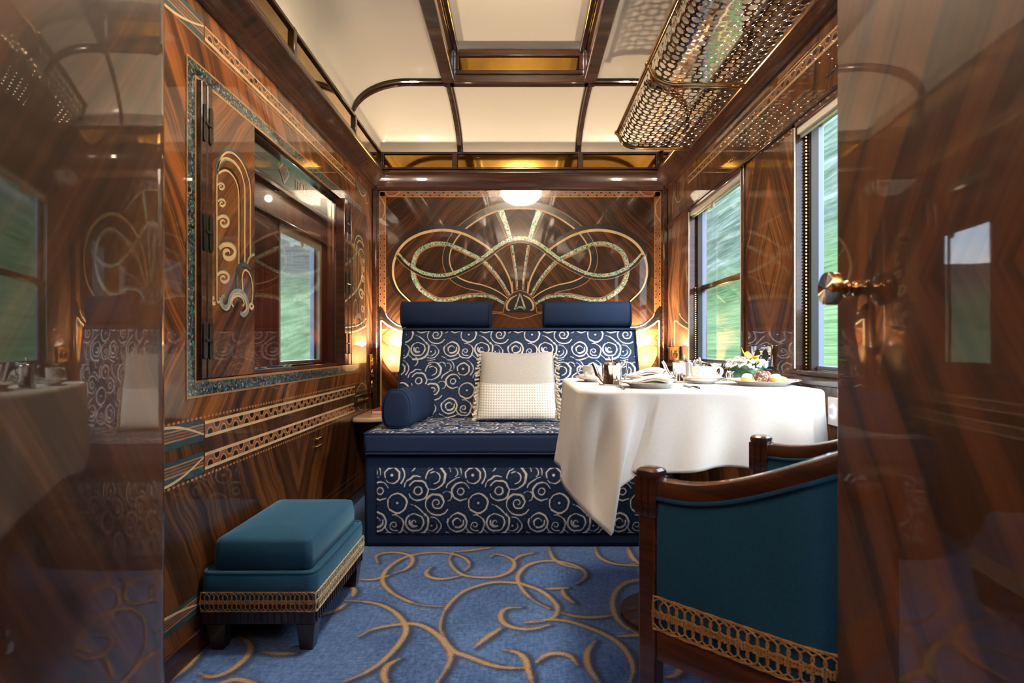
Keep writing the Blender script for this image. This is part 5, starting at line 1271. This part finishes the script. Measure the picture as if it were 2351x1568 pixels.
# ================================================================== WALL LAMPS
for s in (-1, 1):
    cx = s*.822; z0, z1 = .752, .935
    t_ = thing('wall_lamp', 'glowing scalloped glass wall lamp on the %s' % ('corridor side of the sofa, above the cream shelf' if s < 0 else 'window side of the sofa, above the table'), 'lamp', (cx, YB, .84), group='wall lamps flanking the sofa')
    b = MB(); nu, nv = 41, 22
    def f(u, v, cx=cx):
        a = -PI/2+PI*u; w_ = .088*math.sin(PI/2*min(1, (.06+.94*v)*1.12))**.75; scal = 1+.035*abs(math.sin(u*PI*4))
        zt = z0+(z1-z0)*v*(1+.0*u)-(.012*(1-abs(math.cos(u*PI*4)))*v**4)-.016*(abs(2*u-1))**2*v
        return (cx+w_*math.sin(a)*scal, YB-.012-.075*math.cos(a)*scal*(math.sin(PI/2*min(1, .1+v)))**.8, zt)
    b.grid(f, nu, nv); b.build('glass_shade', 'lampglass', t_, smooth=80, solid=.003)
    b = MB(); b.ball((cx, YB-.045, .850), (.020, .020, .032), 14, 10); b.build('bulb', 'bulb', t_)
    b = MB(); b.tube([f(u/40, .02+.0*u) for u in range(41)], .003, 6)
    edge_ = [tuple(p+q for p, q in zip(f(0, v/20*.62), (-.004, -.002, 0))) for v in range(21)]; edge2 = [tuple(p+q for p, q in zip(f(1, v/20*.62), (.004, -.002, 0))) for v in range(21)]
    b.tube(edge_, .0032, 6); b.tube(edge2, .0032, 6)
    for e_ in (edge_, edge2):
        for p in e_[4::4]: b.ball(p, .0052, 8, 6)
    b.ball((cx, YB-.03, z0-.006), (.006, .006, .010), 10, 8); b.box(cx-.02, cx+.02, YB-.012, YB-.0005, .77, .90); b.build('brass_mount', 'brass', t_, smooth=50)
# ================================================================== CEILING LAMP
t_ = thing('ceiling_lamp', 'frosted glass bowl lamp under the raised ceiling panel', 'lamp', (.02, 1.85, ZL)); c = (.02, 1.85, 0)
b = MB(); b.lathe([(0, 2.345), (.05, 2.349), (.11, 2.365), (.165, 2.395), (.198, 2.435), (.207, 2.47), (.20, 2.472), (.19, 2.44), (.155, 2.402), (.10, 2.375), (0, 2.355)], c, 48, fn=lambda r_, h, a: r_*(1+.02*abs(math.sin(8*a)))); b.build('glass_bowl', 'bowl', t_, smooth=80)
b = MB(); b.lathe([(0, ZL), (.06, ZL), (.06, ZL-.012), (.012, ZL-.02), (.012, 2.36), (0, 2.36)], c, 24); b.lathe([(0, 2.332), (.008, 2.335), (.01, 2.343), (0, 2.348)], c, 16); b.build('brass_stem', 'brass', t_)

# ================================================================== LUGGAGE RACK
rk = thing('luggage_rack', 'polished perforated metal luggage rack curving out above the windows', 'rack', (.75, 2.4, 2.03))
RXF, RZF, RXB, RZB = .530, 2.068, .915, 1.990
ARC = [(RXF, RZF)]+cr([(RXF+.004, RZF-.012), (RXF+.022, RZF-.046), (RXF+.055, RZF-.068), (RXF+.10, RZF-.078), (RXF+.2, RZF-.080), (RXB, RZB-.002)], 8)
al = [0]
for p, q in zip(ARC, ARC[1:]): al.append(al[-1]+math.hypot(q[0]-p[0], q[1]-p[1]))
def arcp(d):
    for i in range(len(al)-1):
        if d <= al[i+1] or i == len(al)-2:
            t = (d-al[i])/(al[i+1]-al[i]); p, q = ARC[i], ARC[i+1]; return (p[0]+(q[0]-p[0])*t, p[1]+(q[1]-p[1])*t)
def sheet(ya, yb):
    W = al[-1]; Ln = yb-ya; V2 = []; ED = []; loops = []
    def loop(pts):
        o = len(V2); V2.extend(pts); loops.append(range(o, o+len(pts))); ED.extend([(o+i, o+(i+1) % len(pts)) for i in range(len(pts))])
    nb = 24; bord = [(0, Ln*i/nb) for i in range(nb)]+[(W*i/20, Ln) for i in range(20)]+[(W, Ln-Ln*i/nb) for i in range(nb)]+[(W-W*i/20, 0) for i in range(20)]
    loop([Vector(p) for p in bord])
    s_ = .0305; i = 0; ni, nj = int((W-.020)/s_), int((Ln-.02)/s_); ou, ov = (W-(ni-1)*s_)/2, (Ln-(nj-1)*s_)/2
    for a in range(ni):
        for c_ in range(nj):
            u, v = ou+a*s_, ov+c_*s_; r_ = .0152 if (a+c_) % 2 == 0 else .0092
            k = 14 if r_ > .01 else 11
            loop([Vector((u+r_*math.cos(2*PI*q/k), v+r_*math.sin(2*PI*q/k))) for q in range(k)])
            if a < ni-1 and c_ < nj-1:
                uu, vv = u+s_/2+(.003 if (a+c_) % 2 == 0 else -.003), v+s_/2; loop([Vector((uu+.0026*math.cos(2*PI*q/5), vv+.0026*math.sin(2*PI*q/5))) for q in range(5)])
    r = geometry.delaunay_2d_cdt(V2, ED, [], 2, 1e-6)
    m_ = MB(); vs = []
    for p in r[0]:
        x, z = arcp(min(max(p[0], 0), W)); vs.append((x, ya+p[1], z))
    own = {}
    for i_, lp_ in enumerate(loops):
        for k_ in lp_: own[k_] = i_
    fs = []
    for f in r[2]:
        o_ = [set(own.get(q_, -1) for q_ in r[3][k_]) for k_ in f]; c_ = set.intersection(*o_)
        if not (c_ and max(c_) > 0): fs.append(tuple(f))
    m_.add(vs, fs); return m_
for ya, yb, nm in ((2.335, 3.05, 'perforated_tray'), (1.30, 2.305, 'perforated_tray')):
    o = sheet(ya, yb).build(nm, 'rackmetal', rk, smooth=0, solid=.0016)
    b = MB()
    for y in (ya, yb): b.tube([(x, y, z) for x, z in ARC], .0042, 8)
    b.tube([(RXB, ya, RZB), (RXB, yb, RZB)], .005, 8); b.build('tray_edge', 'brass', o)
b = MB(); b.tube([(RXF-.004, 1.28, RZF+.006), (RXF-.004, 3.06, RZF+.006)], .0085, 12); b.tube([(RXF+.008, 1.28, RZF-.006), (RXF+.008, 3.06, RZF-.006)], .004, 8); b.build('front_rail', 'brass', rk)
for y in (2.32, 3.06, 1.28):
    b = MB(); b.ball((RXF-.004, y, RZF+.006), .0145, 12, 10)
    b.tube([(x, y, z-.004) for x, z in ARC], .0055, 8)
    b.build('bracket', 'brass', rk)

# ================================================================== PLATES, SOCKETS, SWITCHES
def on_wall(nm, mp, u0, u1, z0, z1, th, lab, cat, mat='chrome', hole=None, holes=(), hm='rubber', sh=1.0, group=None):
    o = thing(nm, lab, cat, mp((u0+u1)/2, (z0+z1)/2, 0), group=group)
    def bx(ua, ub, za, zb, h0, h1):
        m_ = MB(); m_.add([mp(u, v, h) for h in (h0, h1) for u, v in ((ua,za),(ub,za),(ub,zb),(ua,zb))], [(0,1,2,3),(4,5,6,7),(0,1,5,4),(1,2,6,5),(2,3,7,6),(3,0,4,7)]); return m_
    bx(u0, u1, z0, z1, 0, th).build('plate', mat, o, bevel=.004, seg=2)
    for (u, v, ru, rv) in holes:
        m_ = MB(); m_.loft([[mp(u+ru*q*math.cos(2*PI*t/24), v+rv*q*math.sin(2*PI*t/24), h) for t in range(24)] for q, h in ((1.18, th-.001), (1.18, th+.003), (1.05, th+.004), (1.0, th+.003))]); bz = m_.build('bezel', 'brass' if mat != 'chrome' else 'chrome', o, smooth=40)
        m_ = MB(); m_.loft([[mp(u+ru*q*math.cos(2*PI*t/24), v+rv*q*math.sin(2*PI*t/24), h) for t in range(24)] for q, h in ((1.0, th), (1.0, th+.0034))])
        m_.build('socket_insert', hm, bz, smooth=40)
    return o
a_, c_ = RW(1731, 0)[0], RW(1779, 0)[0]
on_wall('socket_plate', mR, c_, a_, .842, .928, .012, 'chrome double socket plate on the rosewood pillar behind the flowers', 'socket', holes=((c_+.05, .884, .026, .026), (c_+.125, .884, .026, .026)))
b_sh = MB(); b_sh.box(XR-.06, XR, c_-.03, c_+.05, .828, .832); tag(b_sh.build('shelf_lip', 'glass_int', None), 'clear little shelf under the chrome socket plate on the pillar', 'shelf')
on_wall('socket_plate', mR, 3.45, 3.70, .835, .925, .012, 'brassy chrome socket plate beside the window-side wall lamp', 'socket', holes=((3.515, .88, .028, .024), (3.60, .88, .024, .024)), mat='brass')
on_wall('socket_plate', mR, 3.55, 3.69, .735, .768, .012, 'small dark socket low behind the larger teapot', 'socket', mat='black', holes=((3.58, .75, .012, .009), (3.635, .75, .012, .009)), hm='brass')
on_wall('switch_plate', mL, 3.655, 3.75, .625, .875, .016, 'tall chrome switch plate beside the corridor-side wall lamp', 'switch', holes=((3.70, .825, .016, .022), (3.70, .752, .016, .022), (3.70, .680, .016, .022)), mat='brass')
sw = on_wall('toggle_switches', mL, 3.34, 3.60, .566, .632, .012, 'dark panel with four small brass toggles above the cream shelf', 'switch', mat='black')
for i in range(4):
    b = MB(); y = 3.375+i*.062; b.lathe([(0, .010), (.008, .010), (.008, .013), (.004, .014), (.003, .026), (.0045, .028), (0, .030)], (XL, y, .60), 14, 'x'); b.build('toggle', 'brass', sw, smooth=40)
ca = on_wall('call_button', mR, 1.64, 1.795, .675, .765, .008, 'pale lit call panel beside the tablecloth under the near window', 'switch', mat='white_paint')
b = MB(); b.tube([(XR-.0085, 1.765+.015*math.cos(t), .72+.018*math.sin(t)) for t in [PI*.25+PI*1.5*i/16 for i in range(17)]], .003, 6); b.build('lit_symbol', 'ledwhite', ca)
tag((lambda m_: m_.build('indicator_light', 'led', None))(MB().ball((.842, YB-.004, .727), (.006, .004, .010), 10, 8)), 'tiny violet indicator light under the window-side wall lamp', 'indicator')
for z, y in ((.535+.03, 2.738), (.495+.018, 2.742)):
    yy, zz = LW(730, 1006 if z > .55 else 1023); t_ = MB(); t_.box(XL, XL+.010, yy-.045, yy+.045, zz-.006, zz+.006); t_.box(XL, XL+.016, yy-.038, yy+.038, zz-.002, zz+.004)
    tag(t_.build('drawer_pull', 'brass', None, bevel=.002), '%s of two slim brass pulls low on the corridor wall' % ('upper' if z > .55 else 'lower'), 'handle')

# ================================================================== OUTSIDE
def hill_mat(name, lo, mid, hi, rock, streak):
    m, nt, b = newmat(name)
    g = N(nt, 'NewGeometry'); s = N(nt, 'SeparateXYZ'); L(nt, g.outputs['Position'], s.inputs[0])
    n1 = noise(nt, mapping(nt, g.outputs['Position'], (.9, .05, .9)), streak, 5, .65); n2 = noise(nt, mapping(nt, g.outputs['Position'], (.06, .012, .06)), 1.0, 4, .6)
    f = math_(nt, 'ADD', math_(nt, 'MULTIPLY', n1.outputs[0], .6), math_(nt, 'MULTIPLY', n2.outputs[0], .4))
    gr = ramp(nt, f, [(.38, lo), (.5, mid), (.62, hi)])
    n3 = noise(nt, mapping(nt, g.outputs['Position'], (.25, .04, .25)), 1.0, 5, .7)
    rk_ = ramp(nt, n3.outputs[0], [(.36, rock[0]), (.5, rock[1]), (.66, rock[2])])
    zz = math_(nt, 'ADD', s.outputs[2], math_(nt, 'MULTIPLY', n2.outputs[0], 10.0))
    hmix = math_(nt, 'MINIMUM', math_(nt, 'MAXIMUM', math_(nt, 'MULTIPLY_ADD', zz, .09, rock[3]), 0.0), 1.0)
    L(nt, mixc(nt, hmix, gr, rk_), b.inputs['Base Color']); b.inputs['Roughness'].default_value = .95; b.inputs['Specular IOR Level'].default_value = .05
    return m
M['hill_r'] = hill_mat('green_slope', (.034,.070,.024), (.080,.140,.058), (.14,.215,.105), ((.034,.055,.036), (.075,.110,.078), (.18,.22,.19), -1.7), 2.2)
M['hill_l'] = hill_mat('far_meadow', (.034,.062,.026), (.070,.108,.052), (.12,.16,.09), ((.022,.026,.020), (.042,.045,.036), (.07,.07,.055), -1.0), 1.2)
from mathutils import noise as mnoise
def terr_r(x, y):
    d = max(0, x-3); z = -1.0+.11*d+.0075*min(d, 40)**2*.55
    k = smoothstep(.35, 1.3, y/max(1, x)); m_ = max(0, x-42)
    z += k*(.95*m_)+(1-k)*.05*m_
    return z+mnoise.noise(Vector((x*.05, y*.02, 3)))*min(3.5, d*.06)
def terr_l(x, y):
    d = max(0, -x-3); z = -1.1+.012*d+.00004*d*d; r_ = math.hypot(x, y); az_ = math.degrees(math.atan2(-x, max(y, .01))); z += (.215-.095*smoothstep(24.5, 28.5, az_))*max(0, r_-45)*min(1, d/12)*(1+.22*mnoise.noise(Vector((x*.012, y*.012, 1))))
    return z+mnoise.noise(Vector((x*.05, y*.02, 8)))*min(2.0, d*.02)
xs_r = [2.2+130*(i/54)**1.8 for i in range(55)]; ys_r = [-60+420*(i/79) for i in range(80)]
b = MB(); b.grid(lambda u, v: (xs_r[round(u*54)], ys_r[round(v*79)], terr_r(xs_r[round(u*54)], ys_r[round(v*79)])), 55, 80); struct(b.build('hillside_right', 'hill_r', None, smooth=180), 'steep green hillside outside the outer windows')
xs_l = [-2.6-220*(i/49)**1.6 for i in range(50)]
b = MB(); b.grid(lambda u, v: (xs_l[round(u*49)], ys_r[round(v*79)], terr_l(xs_l[round(u*49)], ys_r[round(v*79)])), 50, 80); struct(b.build('hillside_left', 'hill_l', None, smooth=180), 'meadow and low hills beyond the corridor')
b = MB(); b.box(-400, 400, -300, 500, -3.2, -3.0); struct(b.build('ground', 'hill_l', None, smooth=0), 'ground far below the train')

# ================================================================== LIGHT
wd = bpy.data.worlds.new('sky'); SC.world = wd; wd.use_nodes = True; nt = wd.node_tree; nt.nodes.clear()
out = N(nt, 'OutputWorld'); bg = N(nt, 'Background'); tc = N(nt, 'TexCoord'); s = N(nt, 'SeparateXYZ'); L(nt, tc.outputs['Generated'], s.inputs[0])
cn = noise(nt, mapping(nt, tc.outputs['Generated'], (2, 2, 6)), 1.6, 5, .6)
sky = ramp(nt, s.outputs[2], [(.0, (.80,.88,.98)), (.25, (.60,.76,.98)), (1.0, (.34,.55,.92))])
L(nt, mixc(nt, ramp(nt, cn.outputs[0], [(.42, (0,0,0)), (.62, (1,1,1))]), sky, (.95,.97,1.0)), bg.inputs[0]); bg.inputs[1].default_value = 4.6; L(nt, bg.outputs[0], out.inputs[0])
def lamp(nm, kind, loc, e, col, **k):
    ld = bpy.data.lights.new(nm, kind); ld.energy = e; ld.color = col
    for a, v in k.items(): setattr(ld, a, v)
    o = bpy.data.objects.new(nm, ld); COL.objects.link(o); o.location = loc; return o
sun = lamp('sun', 'SUN', (20, -10, 20), 4.5, (1, .97, .92), angle=math.radians(30))
dv = Vector((.85, -.60, .72)); sun.rotation_euler = dv.to_track_quat('Z', 'Y').to_euler()
for s in (-1, 1):
    u_ = lamp('wall_lamp_uplight', 'AREA', (s*.815, YB-.062, .942), 8, (1, .80, .58), shape='DISK', size=.07); u_.rotation_euler = (PI-.30, 0, 0)
for s in (-1, 1): lamp('wall_lamp_glow', 'POINT', (s*.822, YB-.048, .914), 5.0, (1, .72, .44), shadow_soft_size=.016)
lamp('corridor_glow', 'POINT', (-1.22, 4.9, 2.2), 7, (1, .78, .55), shadow_soft_size=.03)
lamp('corridor_glow', 'POINT', (-1.22, 1.3, 2.2), 7, (1, .78, .55), shadow_soft_size=.03)
ul = lamp('added_upward_fill', 'AREA', (.0, -.75, 1.95), 46, (1, .84, .66), shape='RECTANGLE', size=.9, size_y=.5); ul.rotation_euler = (PI, 0, 0)  # added fill without a fixture behind the viewer, aimed up to brighten the ceiling
lamp('bowl_glow', 'POINT', (.02, 1.85, 2.43), 110, (1, .80, .58), shadow_soft_size=.06)

# ================================================================== CAMERA
cd = bpy.data.cameras.new('camera'); cam = bpy.data.objects.new('camera', cd); COL.objects.link(cam)
cam.location = (0, 0, H); cam.rotation_euler = (PI/2, 0, 0); cd.sensor_width = 36; cd.sensor_fit = 'HORIZONTAL'; cd.lens = F/2351*36
cd.shift_x = -(CX-2351/2)/2351; cd.shift_y = (CY-1568/2)/2351
cd.dof.use_dof = True; cd.dof.focus_distance = 2.3; cd.dof.aperture_fstop = 6.3; cd.clip_start = .02; cd.clip_end = 2000
SC.camera = cam
vs = SC.view_settings; SC.display_settings.display_device = 'sRGB'; vs.view_transform = 'Standard'; vs.look = 'None'; vs.exposure = 0.9; vs.gamma = 1.0; vs.use_curve_mapping = False
cy_ = SC.cycles; cy_.use_denoising = True; cy_.max_bounces = 9; cy_.diffuse_bounces = 5; cy_.glossy_bounces = 5; cy_.transparent_max_bounces = 16; cy_.transmission_bounces = 4
cy_.caustics_reflective = False; cy_.caustics_refractive = False; cy_.sample_clamp_indirect = 6.0; cy_.use_adaptive_sampling = True
